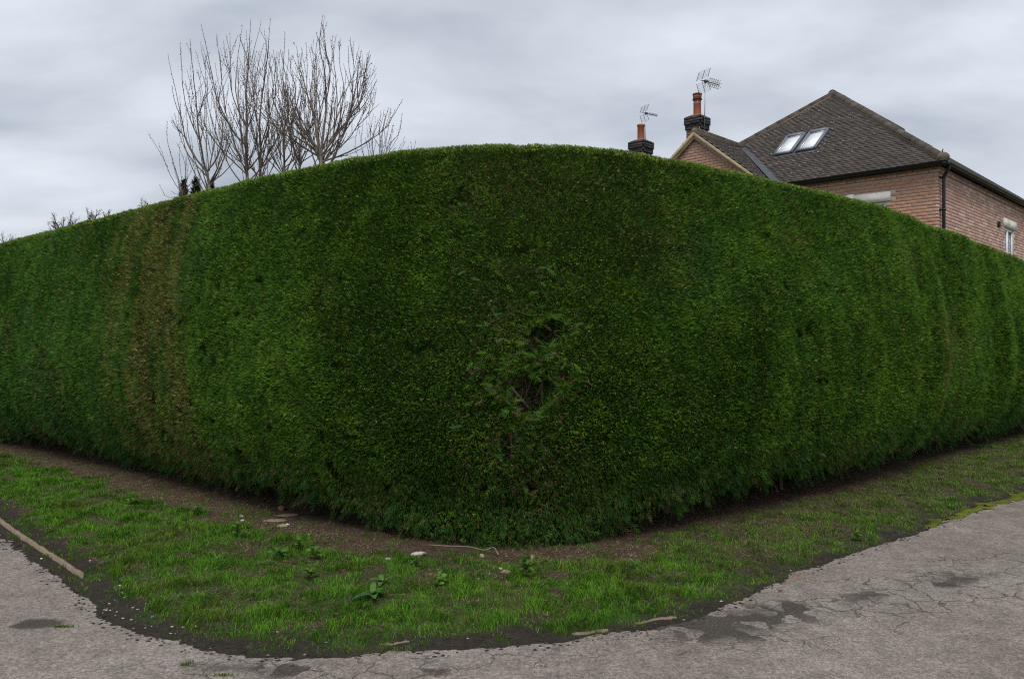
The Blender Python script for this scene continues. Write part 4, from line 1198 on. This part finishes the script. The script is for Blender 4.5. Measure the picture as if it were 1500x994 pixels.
# ------------------------------------------------------------------ bare trees behind the hedge
def zp_(zx, zy): return 200 + zx / 3.4286, 10 + zy / 3.4286
def crsp(P, step=.07):
    P = np.asarray(P, float)
    n_ = max(4, int(np.sum(np.linalg.norm(np.diff(P, axis=0), axis=1)) / step))
    return smooth_path(P, n_) if len(P) > 2 else np.linspace(P[0], P[1], n_)
BARKC = np.array([.150, .125, .102]); TWIGC = np.array([.105, .078, .064]); BUDC = np.array([.085, .055, .045])
def buds(b, P, r, sp=.045, size=.0095):
    d = np.r_[0, np.cumsum(np.linalg.norm(np.diff(P, axis=0), axis=1))]
    if d[-1] < sp: return
    ts = np.arange(sp * rng.random(), d[-1], sp); ts = ts + rng.normal(0, sp * .2, len(ts))
    C0 = np.stack([np.interp(ts, d, P[:, i]) for i in range(3)], 1)
    rr = np.interp(ts, d, np.broadcast_to(r, (len(P),)))
    Tn = norm(np.gradient(P, axis=0)); tg = np.stack([np.interp(ts, d, Tn[:, i]) for i in range(3)], 1)
    az = np.arange(len(ts)) * 2.4 + rng.random() * 6
    sd = norm(np.cross(tg, np.stack([np.cos(az), np.sin(az), np.full(len(ts), .1)], 1)))
    out = norm(sd + tg * .75)
    L = size * rng.uniform(.7, 1.9, len(ts)); hw = L * .42
    pb = np.cross(out, tg); pb = norm(pb)
    p0 = C0 + sd * (rr * .5)[:, None]; pm = p0 + out * (L * .5)[:, None]; p1 = p0 + out * (L * 1.3)[:, None]
    q = norm(np.cross(out, pb))
    V = np.stack([p0, pm + pb * hw[:, None], pm + q * hw[:, None], pm - pb * hw[:, None], pm - q * hw[:, None], p1], 1).reshape(-1, 3)
    i = np.arange(len(ts))[:, None, None] * 6
    F = (i + np.array([[0,2,1],[0,3,2],[0,4,3],[0,1,4],[5,1,2],[5,2,3],[5,3,4],[5,4,1]])[None]).reshape(-1, 3)
    b.add(V, F, np.repeat(BUDC * rng.uniform(.7, 1.3, (len(ts), 1)), 6, 0))
def shoot(b, p, d0, L, r0, up=.5):
    n_ = max(4, int(L / .07)); P = [p]; d_ = np.array(d0, float); stp = L / (n_ - 1)
    for i in range(n_ - 1):
        d_ = norm(d_ + np.array([0, 0, up * .16]) + rng.normal(0, .045, 3)); P.append(P[-1] + d_ * stp)
    P = np.array(P); r = np.linspace(r0, .0022, n_)
    b.tube(P, r, 4, TWIGC * rng.uniform(.75, 1.25), cap=False); buds(b, P, r)
    return P
def bare_tree(label, base_px, Y, limbs, n_shoots, r_trunk, group='bare trees behind the hedge', spread=.28, extra=9, fan=.75):
    bx, by = zp_(*base_px); b0 = at(bx, by, Y)
    t_ = thing('bare_tree', label, 'tree', (b0[0], Y, 0), 0, group)
    org = np.array([b0[0], Y, 0])
    tr = MB(); cr_ = MB()
    foot = np.array([[b0[0] + .03, Y + .02, -.12], [b0[0] - .02, Y, .8], [b0[0] + .015, Y, 1.9], b0]) - org
    tr.tube(crsp(foot, .15), np.linspace(r_trunk * 1.75, r_trunk, len(crsp(foot, .15))), 8, BARKC)
    lim = []
    for pl, r0 in limbs:
        pts = [zp_(*q) for q in pl]
        k = rng.uniform(-spread, spread) if len(pts) > 2 else 0
        h0 = None; W_ = []
        for i, (px, py) in enumerate(pts):
            p = at(px, py, Y)
            if h0 is None: h0 = p[2]
            dy = k * max(p[2] - h0, 0) + rng.normal(0, .03) * (i > 0)
            q = at(px, py, Y + dy); W_.append(q - org)
        P = crsp(W_, .07)
        P = P + np.cumsum(rng.normal(0, .0028, P.shape), 0) * (np.linspace(0, 1, len(P))[:, None] > .02)
        r = np.interp(np.linspace(0, 1, len(P)), [0, .5, 1], [r0, r0 * .5, .0026])
        tr.tube(P, r, 6, BARKC * rng.uniform(.75, 1.15), cap=False)
        h_ = len(P) // 2; buds(cr_, P[h_:], r[h_:])
        lim.append((P, r))
    ztop = max(P[:, 2].max() for P, _ in lim)
    for i in range(extra):                            # lower limbs leaving the stem about the height of the hedge
        a = (i + rng.random()) / extra * 2 - 1
        p0 = b0 - org + np.array([0, 0, rng.uniform(-.35, .25)])
        hgt = (ztop - p0[2]) * rng.uniform(.45, .88) * (1 - .25 * abs(a)); wx = a * fan * rng.uniform(.7, 1.1)
        wy = rng.uniform(-.35, .35)
        P = crsp([p0, p0 + np.array([wx * .42, wy * .5, hgt * .24]), p0 + np.array([wx * .78, wy * .8, hgt * .55]), p0 + np.array([wx, wy, hgt])], .07)
        P = P + np.cumsum(rng.normal(0, .004, P.shape), 0)
        r = np.interp(np.linspace(0, 1, len(P)), [0, .5, 1], [r_trunk * .5, r_trunk * .24, .0026])
        tr.tube(P, r, 6, BARKC * rng.uniform(.75, 1.15), cap=False)
        h_ = len(P) // 3; buds(cr_, P[h_:], r[h_:]); lim.append((P, r))
    for i in range(n_shoots):
        P, r = lim[int(rng.integers(len(lim)))]
        j = int(len(P) * rng.uniform(.06, .88)); 
        tg = norm(P[min(j + 1, len(P) - 1)] - P[max(j - 1, 0)])
        az = rng.uniform(0, 2 * np.pi); sd = norm(np.cross(tg, [math.cos(az), math.sin(az), .2]))
        room = max(P[-1][2] - P[j][2], .15)
        L = min(rng.uniform(.25, 1.05), room * rng.uniform(.45, .95) + .08)
        Q = shoot(cr_, P[j], norm(tg + sd * rng.uniform(.25, .65) + np.array([0, 0, rng.uniform(.1, .6)])), L, min(r[j] * .7, .007))
        if L > .45 and rng.random() < .6:
            jj = int(len(Q) * rng.uniform(.15, .6)); tg2 = norm(Q[jj + 1] - Q[jj]); sd2 = norm(np.cross(tg2, rng.normal(0, 1, 3)))
            shoot(cr_, Q[jj], norm(tg2 + sd2 * .7), L * rng.uniform(.3, .6), .0045)
    tr.build('trunk', M_bark, t_, smooth=True); cr_.build('crown', M_bark, t_)
    return t_
bare_tree('slim bare tree with a low forked trunk beside the dark evergreen tips', (365, 895), 12.6, [
    ([(365, 895), (350, 830), (300, 760), (245, 660), (225, 560), (190, 470), (178, 400)], .020),
    ([(350, 830), (335, 760), (320, 680), (305, 560), (300, 450), (285, 330), (268, 160)], .018),
    ([(350, 830), (395, 770), (430, 670), (425, 560), (400, 480), (395, 380)], .016),
    ([(320, 680), (260, 540), (230, 400), (225, 290), (217, 180)], .011),
    ([(305, 560), (345, 430), (350, 250), (365, 230)], .009), ([(245, 660), (190, 590), (172, 560)], .007),
    ([(225, 560), (205, 430), (185, 330), (167, 230)], .008), ([(300, 760), (240, 640), (215, 560)], .007), ([(320, 680), (345, 560), (310, 320)], .007)], 62, .023, extra=10, fan=.80)
bare_tree('bare tree with a dark straight trunk, next right of the forked one', (555, 840), 13.2, [
    ([(555, 840), (550, 720), (555, 600), (545, 460), (555, 300), (567, 65)], .026),
    ([(552, 700), (500, 650), (470, 600), (400, 460), (370, 330), (345, 200), (320, 85)], .017),
    ([(555, 610), (520, 540), (480, 430), (470, 250), (452, 140)], .014),
    ([(553, 620), (600, 450), (580, 360), (610, 220)], .012), ([(470, 600), (420, 520), (425, 350), (400, 150)], .010),
    ([(520, 540), (500, 420), (510, 260), (535, 90)], .010), ([(553, 800), (510, 740), (470, 660), (440, 560)], .008), ([(552, 780), (600, 700), (590, 560), (570, 400)], .009)], 95, .026, extra=12, fan=.95)
bare_tree('bare tree with a pale grey trunk beside the dark straight one', (622, 830), 13.8, [
    ([(622, 830), (625, 720), (620, 600), (630, 450), (650, 330), (660, 200), (675, 60)], .022),
    ([(625, 700), (690, 480), (710, 300), (720, 210)], .013), ([(620, 640), (590, 480), (600, 330), (640, 180)], .011),
    ([(625, 740), (660, 640), (670, 520), (660, 380), (685, 230)], .010), ([(622, 790), (590, 680), (560, 620), (540, 500)], .008)], 76, .023, extra=10, fan=.75)
bare_tree('bare tree with a pale slender trunk in the middle of the row', (742, 800), 13.5, [
    ([(742, 800), (742, 640), (770, 500), (740, 380), (745, 250), (750, 115)], .020),
    ([(742, 660), (720, 560), (680, 470), (690, 330), (705, 230)], .014), ([(742, 770), (700, 690), (670, 560), (650, 430)], .010),
    ([(770, 500), (800, 430), (775, 300), (785, 240)], .010), ([(745, 780), (775, 740), (770, 640), (800, 480), (790, 330)], .014)], 78, .021, extra=11, fan=.80)
bare_tree('leaning bare tree with a bent trunk left of the largest bare tree', (818, 785), 13.0, [
    ([(818, 785), (790, 720), (765, 600), (760, 480), (765, 380), (745, 300)], .017),
    ([(818, 785), (830, 650), (890, 570), (850, 420), (855, 300), (850, 180)], .017), ([(830, 650), (815, 520), (840, 380), (820, 240)], .010),
    ([(815, 770), (870, 700), (905, 640)], .008)], 66, .021, extra=11, fan=.80)
bt = bare_tree('largest bare tree with a broad fan of limbs, right end of the row', (925, 755), 12.2, [
    ([(925, 755), (905, 660), (890, 560), (850, 430), (810, 290), (797, 200)], .026),
    ([(925, 755), (940, 640), (955, 480), (950, 340), (925, 180), (942, 30)], .024),
    ([(905, 660), (920, 500), (890, 360), (910, 150)], .015), ([(955, 480), (975, 330), (950, 200), (940, 80)], .011),
    ([(935, 750), (1000, 640), (1060, 570), (1120, 520), (1170, 440), (1200, 365)], .020),
    ([(985, 670), (1010, 500), (1000, 330), (980, 160)], .014), ([(1060, 570), (1080, 430), (1060, 300), (1055, 190)], .013),
    ([(1120, 520), (1110, 400), (1130, 300), (1110, 230)], .011), ([(955, 745), (1040, 690), (1110, 600), (1160, 500), (1190, 430)], .012),
    ([(1010, 500), (1040, 400), (1025, 280), (1030, 170)], .010), ([(1080, 430), (1090, 330), (1075, 200)], .008), ([(1110, 600), (1170, 540), (1205, 410)], .008),
    ([(1060, 570), (1140, 440), (1160, 280)], .009), ([(890, 560), (880, 430), (890, 270), (880, 190)], .010)], 190, .030, extra=18, fan=1.25)
b = MB(); lp = at(430.5, 64, 12.2) - np.array(bt.location)
b.add(np.array([(0, 0, .03), (-.014, .004, .012), (.006, -.006, -.004), (.016, .003, -.03), (.004, .008, .004)]) + lp, [[0, 1, 2], [1, 3, 2], [0, 2, 4], [2, 3, 4]], (.03, .024, .02)); b.build('dead_leaf', M_litter, bt)
bare_tree('thicket of low upright shoots at the right foot of the largest bare tree', (1215, 880), 12.6, [
    ([(1215, 880), (1190, 640), (1230, 545)], .009), ([(1215, 880), (1165, 690), (1185, 530)], .008), ([(1215, 880), (1262, 650), (1285, 515)], .009),
    ([(1215, 880), (1270, 690), (1320, 630), (1333, 525)], .009), ([(1215, 880), (1235, 650), (1265, 530)], .007), ([(1215, 880), (1330, 700), (1347, 670)], .006), ([(1215, 880), (1390, 715), (1404, 664)], .006),
    ([(1215, 880), (1130, 700), (1140, 560)], .008), ([(1215, 880), (1100, 705), (1120, 600)], .007)], 24, .014, spread=.1, extra=0)
bare_tree('thin arching stems leaning out at the left end of the bare trees', (228, 1060), 12.0, [
    ([(228, 1060), (228, 950), (180, 860), (130, 750), (60, 638)], .009), ([(228, 1060), (228, 950), (215, 880), (180, 780), (150, 650), (150, 568)], .009),
    ([(228, 1060), (228, 950), (245, 900), (240, 770), (205, 688)], .007), ([(228, 1060), (228, 950), (200, 830), (165, 700)], .006), ([(228, 1060), (228, 950), (160, 955), (118, 888)], .006), ([(228, 1060), (228, 950), (290, 850), (235, 700)], .006),
    ([(228, 1060), (228, 950), (320, 870), (280, 760)], .006)], 10, .013, spread=.1, extra=0)

# dark evergreens whose tips show beside the leftmost tree
def conifer(label, px, py, Y, wpx, seed):
    top = at(px, py, Y); t_ = thing('evergreen', label, 'tree', (top[0], Y, 0), 0, 'dark evergreen tips above the hedge')
    b = MB(); b.tube([(0, 0, 0), (0, 0, top[2] * .9)], [.07, .02], 6, (.06, .045, .035)); b.build('trunk', M_bark, t_)
    wr = wpx / F_PX * Y / 2; n_ = 5200; fo_ = MB()
    h_ = rng.random(n_) ** .8; z_ = top[2] - h_ * 3.2; r_ = wr * np.clip(h_ * 3.2 * 2.0, .05, 1.0) ** .7 * (1 + .5 * h_) * (.75 + .5 * vnoise(z_ * 6, h_ * 0, seed)); az = rng.uniform(0, 6.283, n_)
    r_ = r_ * np.sqrt(rng.random(n_)) ; B = np.stack([np.cos(az) * r_, np.sin(az) * r_, z_], 1)
    D = norm(np.stack([np.cos(az) * .6, np.sin(az) * .6, rng.uniform(.5, 1.4, n_)], 1) + rng.normal(0, .25, (n_, 3))); S = norm(np.cross(D, rng.normal(0, 1, (n_, 3))))
    sprays(B, D, S, rng.uniform(.05, .12, n_), rng.uniform(.012, .02, n_), np.array([.022, .036, .014]) * rng.uniform(.5, 1.4, (n_, 1)), PR3, fo_)
    o = fo_.build('crown', M_foliage, t_); return t_
conifer('narrow dark evergreen tip, left of the forked bare trunk', 269, 265, 16.0, 9, 3)
conifer('broader dark evergreen tip just left of the forked bare trunk', 287, 262, 16.4, 18, 5)
conifer('low dark evergreen tip directly behind the forked bare trunk', 309, 267, 16.8, 16, 8)

# far bare trees over the left end of the hedge
def far_tree(label, px, py, Y, rpx, seed, tilt=0, dense=1.0):
    r = np.random.default_rng(seed); top = at(px, py, Y); rad = rpx / F_PX * Y
    t_ = thing('far_bare_tree', label, 'tree', (top[0], Y, 0), 0, 'far bare trees over the left of the hedge')
    tr = MB(); cr_ = MB(); Hh_ = top[2]
    z0 = max(Hh_ - rad * 2.3, 1.5)
    tr.tube([(0, 0, -.2), (.05, 0, z0 * .6), (0, 0, z0)], [.22, .16, .12], 7, (.10, .08, .075)); 
    def grow(p, d_, L, rr, lev):
        n_ = 5; P = [p]
        for i in range(n_):
            d_ = norm(d_ + r.normal(0, .13, 3) + np.array([tilt * .03, 0, .05])); P.append(P[-1] + d_ * L / n_)
        (tr if lev == 0 else cr_).tube(P, np.linspace(rr, rr * .5, n_ + 1), 4, np.array([.115, .085, .085]) * r.uniform(.8, 1.2), cap=False)
        if lev < 3 + (dense > .9) * (r.random() < .7):
            for q in range(int((4 if lev < 3 else 3) * dense + r.random())):
                j = int(r.integers(2, n_ + 1)); sd = norm(np.cross(d_, r.normal(0, 1, 3)))
                grow(P[j], norm(d_ + sd * r.uniform(.4, .9)), L * r.uniform(.5, .75), rr * .5, lev + 1)
    for q in range(5):
        a = q * 1.26 + r.random(); grow(np.array([0, 0, z0 - .3 + .1 * q]), norm(np.array([math.cos(a) * .7, math.sin(a) * .7, 1.0])), rad * .95, .06, 0)
    tr.build('trunk', M_bark, t_); cr_.build('crown', M_bark, t_)
far_tree('far bare tree cut by the left edge of the picture', -4, 330, 42, 22, 1)
far_tree('rounded far bare tree, fullest of those over the left hedge', 92, 303, 44, 20, 2)
far_tree('far bare tree with stiff upright limbs right of the rounded one', 134, 300, 46, 13, 3, 0, .8)
far_tree('low far bare tree nearly hidden by the hedge top', 156, 303, 48, 10, 4, 0, .8)
far_tree('faint far bare tree alone left of the arching stems', 214, 282, 58, 12, 5, 0, .6)

# ------------------------------------------------------------------ edging, stones, weeds on the verge
def ground_at(px, py):
    p = px_ground(px, py); d_ = sdist(p[:1], p[1:], EQ); return p[0], p[1], max(float(verge_z(p[:1], p[1:], d_)[0]), 0.0)
M_edge = plain('concrete_edging', (.20, .155, .11), .9, .15, 14, .3, 0, .5)
def edging(label, p0, p1, wdt, hgt, seed, n_=14):
    r = np.random.default_rng(seed); a = px_ground(*p0); c_ = px_ground(*p1)
    mid_ = (a + c_) / 2; d_ = (c_ - a) / np.linalg.norm(c_ - a); nn_ = np.array([-d_[1], d_[0]])
    ts = np.linspace(0, 1, n_); V = []
    for q in ts:
        p = a + (c_ - a) * q - mid_ + nn_ * .008 * math.sin(q * 7 + seed)
        tw = wdt * (1 + r.uniform(-.3, .15)) * (1 if .02 < q < .98 else .6); th_ = hgt + r.uniform(-.006, .003)
        V += [(p[0] - nn_[0] * tw / 2, p[1] - nn_[1] * tw / 2, -.06), (p[0] - nn_[0] * tw / 2, p[1] - nn_[1] * tw / 2, th_), (p[0] + nn_[0] * tw / 2, p[1] + nn_[1] * tw / 2, th_ + .002), (p[0] + nn_[0] * tw / 2, p[1] + nn_[1] * tw / 2, -.06)]
    F = [[i * 4 + j, i * 4 + (j + 1) % 4, i * 4 + 4 + (j + 1) % 4, i * 4 + 4 + j] for i in range(n_ - 1) for j in range(4)] + [[0, 3, 2, 1], [n_ * 4 - 4, n_ * 4 - 3, n_ * 4 - 2, n_ * 4 - 1]]
    b = MB(); b.add(V, F); o = b.build('edging_strip', M_edge); o.location = (mid_[0], mid_[1], 0)
    return tag(o, label, 'edging', 'edging strips along the verge')
edging('long pale edging strip between mud and grass at the left', (-40, 738), (119, 849), .022, .040, 1, 40)
edging('short pale edging piece lying between grass and tarmac left of centre', (556, 946), (600, 942), .016, .012, 2, 8)
edging('short edging piece at the grass foot right of centre', (838, 930), (890, 925), .014, .014, 3, 8)
edging('edging piece with a broken end beside the dark tarmac patch', (930, 915), (990, 906), .018, .016, 4, 10)
edging('edging piece under the right hand grass edge', (1150, 855), (1178, 846), .016, .026, 5, 8)

def stone(label, px, py, size, c, seed, rot=0.0):
    r = np.random.default_rng(seed); x_, y_, z_ = ground_at(px, py)
    n_u, n_v = 10, 6; V = []; 
    for i in range(n_v + 1):
        ph = math.pi * i / n_v
        for j in range(n_u):
            a = 2 * math.pi * j / n_u
            k_ = 1 + .32 * (float(vnoise(2.2 * math.cos(a) + seed * 3, 2.2 * math.sin(a) + ph * 1.7, seed)) - .5) * 2
            V.append((math.sin(ph) * math.cos(a) * size[0] / 2 * k_, math.sin(ph) * math.sin(a) * size[1] / 2 * k_, math.cos(ph) * size[2] / 2 * k_))
    F = [[i * n_u + j, (i + 1) * n_u + j, (i + 1) * n_u + (j + 1) % n_u, i * n_u + (j + 1) % n_u] for i in range(n_v) for j in range(n_u)]
    b = MB(); b.add(V, F, np.array(c) * .72); o = b.build('stone', M_stone); o.location = (x_, y_, z_ + size[2] * .22); o.rotation_euler = (0, 0, rot)
    return tag(o, label, 'stone', 'stones on the bare soil')
stone('long white flint lying on the soil under the hedge corner', 612, 826, (.135, .032, .034), (.55, .52, .46), 1, .45)
stone('small white stone left of the long white flint', 569, 834, (.045, .03, .022), (.52, .49, .43), 2)
stone('tan stone with a chipped white end at the left hedge foot', 413, 784, (.10, .045, .03), (.42, .33, .21), 3, .2)
stone('white chip on the end of the tan stone', 421, 783, (.035, .028, .03), (.62, .60, .55), 4)
stone('pink brick fragment standing close against the left hedge foot', 412, 758, (.055, .05, .07), (.26, .15, .115), 5)
stone('flat grey slab half buried behind the tan stone', 422, 766, (.19, .09, .025), (.19, .16, .125), 6, .15)
stone('pale flat slab with moss in front of the brick fragment', 402, 773, (.21, .09, .025), (.28, .23, .15), 7, .1)
stone('white pebble of the crumbled heap beside the bright green weed', 734, 847, (.03, .025, .02), (.58, .53, .47), 8)
stone('pink stone of the crumbled heap beside the bright green weed', 741, 852, (.075, .05, .03), (.30, .20, .16), 9)
stone('cream stone at the foot of the hedge stem', 706, 829, (.035, .03, .035), (.40, .33, .25), 10)
stone('small white pebble at the grass edge below the heap', 700, 860, (.022, .018, .014), (.6, .58, .53), 11)
stone('small pale stone among needles at the left', 354, 769, (.04, .03, .025), (.48, .43, .33), 12)
stone('cream stone at the left grass edge', 355, 775, (.03, .025, .022), (.50, .45, .36), 13)
# split stump of the broken stake by the weed
x_, y_, z_ = ground_at(779, 846)
b = MB(); b.tube([(-.03, 0, -.03), (0, 0, .03), (.03, -.01, .085)], [.022, .02, .012], 7, (.22, .165, .12)); o = b.build('wooden_stake', M_bark); o.location = (x_ - .02, y_ + .05, z_)
tag(o, 'broken wooden stake end leaning behind the bright green weed', 'stake')
# thin bare stick lying along the foot of the hedge
P = []
for px, py, dz in ((628, 814, .05), (650, 817, .055), (690, 819, .05), (712, 821, .05), (722, 819, .06), (730, 824, .03)):
    x_, y_, z_ = ground_at(px, py + 4); P.append((x_, y_, z_ + dz * .8))
P = np.array(P); o_ = P.mean(0); b = MB(); b.tube(crsp(P - o_, .03), .0045, 5, (.20, .16, .125)); o = b.build('fallen_stick', M_bark, smooth=True); o.location = o_
tag(o, 'thin bare stick lying along the hedge foot by the white flint', 'stick')

def leaf_mesh(l, wd, c, bend=.25):
    ts = np.linspace(0, 1, 7); V = []
    for q in ts:
        h_ = wd / 2 * math.sin(math.pi * min(q * .93 + .05, 1)) ** .8; z_ = -bend * l * q * q + .35 * l * q; x_ = l * q
        V += [(x_, -h_, z_ + .18 * h_), (x_, 0, z_), (x_, h_, z_ + .18 * h_)]
    F = []
    for i in range(6):
        for j in range(2): F.append([i * 3 + j, i * 3 + 3 + j, i * 3 + 4 + j, i * 3 + 1 + j])
    b = MB(); b.add(V, F, c); return b.build('leaf', M_weed, mesh_only=True, smooth=True)
LM = [leaf_mesh(1, .55, np.array(c), bd) for c, bd in (((.085, .18, .02), .3), ((.07, .155, .025), .5), ((.11, .21, .03), .2))]
LD = [leaf_mesh(1, .38, np.array(c), bd) for c, bd in (((.06, .14, .03), .5), ((.075, .17, .03), .35), ((.05, .12, .035), .6))]
def weed(label, px, py, n_, l0, l1, kind, seed, h=.0):
    r = np.random.default_rng(seed); x_, y_, z_ = ground_at(px, py)
    t_ = thing('weed', label, 'weed', (x_, y_, z_), 0, 'broad-leaved weeds in the verge')
    if h:
        b = MB(); b.tube([(0, 0, -.01), (.004, 0, h * .6), (0, .003, h)], .003, 5, (.07, .13, .03)); b.build('stalk', M_weed, t_)
    for i in range(int(n_ * 1.5)):
        o = obj('leaf', (LD if kind else LM)[int(r.integers(3))], t_); s_ = r.uniform(l0, l1) * .8
        o.scale = (s_, s_, s_); zz_ = h * (.35 + .65 * i / n_)
        o.location = (r.normal(0, .008), r.normal(0, .008), zz_ + .006); o.rotation_euler = (r.normal(0, .25), r.normal(-.25, .25), i * 2.4 + r.uniform(-.3, .3))
weed('bright green leafy weed at the soil edge below the hedge corner', 771, 858, 14, .05, .085, 0, 1, .09)
weed('small bright weed with rounded leaves left of the tallest weed', 643, 872, 8, .045, .07, 0, 2, .05)
weed('weed with one broad pale leaf in the grass left of centre', 560, 869, 5, .07, .12, 1, 3, .02)
weed('long feathery green weed leaning left in the grass', 545, 890, 7, .08, .15, 1, 4, .02)
weed('broad dark weed in the grass beneath the tan stone', 408, 829, 9, .06, .10, 1, 5, .04)
weed('leafy weed right of the broad dark weed', 436, 818, 10, .05, .08, 0, 6, .05)
weed('weed with pointed leaves at the right of the weed cluster', 462, 832, 9, .05, .09, 0, 7, .06)
weed('weed with arching pale leaves below the weed cluster', 452, 862, 8, .05, .08, 0, 8, .05)
weed('slender yellow-green weed at the soil edge on the left', 347, 800, 9, .05, .085, 0, 9, .09)
weed('pale trailing weed at the far left soil edge', 195, 748, 8, .05, .09, 0, 10, .03)
weed('weed rosette in the grass between centre and left edging', 318, 838, 7, .05, .08, 1, 11, .02)
weed('low dark weed against the hedge foot on the left', 290, 765, 12, .05, .08, 1, 12, .05)
weed('small green weed at the right of the corner soil', 930, 845, 7, .04, .07, 1, 13, .04)
weed('weed rosette in the right hand grass near its tallest tuft', 1255, 795, 8, .05, .09, 0, 14, .04)
weed('dark fern-like weed under the left hedge foot', 478, 752, 12, .08, .14, 1, 15, .06)
weed('green weed beside the left grass and flint', 605, 845, 8, .04, .07, 1, 16, .03)
# small tufts rooted in the tarmac
def road_tuft(label, px, py, rx, ry, n_):
    p = px_ground(px, py); x_ = rng.normal(0, rx, n_); y_ = rng.normal(0, ry, n_)
    V, Q, T3, C = blades(x_, y_, np.zeros(n_) - .002, rng.uniform(.008, .022, n_), rng.uniform(.003, .005, n_), rng.uniform(.3, 1.2, n_), np.array([.085, .15, .02]) * rng.uniform(.6, 1.3, (n_, 1)))
    b = MB(); b.add(V, Q, C); b.t.append(T3); o = b.build('grass_tuft', M_grass); o.location = (p[0], p[1], .0); tag(o, label, 'grass', 'small tufts rooted in the tarmac')
road_tuft('small grass tuft in the tarmac near the left edge', 92, 918, .028, .012, 130)
road_tuft('small grass tuft in the tarmac at the lower left', 273, 973, .014, .014, 70)
road_tuft('flat grass tuft in the tarmac at the bottom edge', 325, 989, .03, .006, 70)
road_tuft('grass tuft where the mud meets the tarmac below centre', 585, 950, .06, .018, 160)
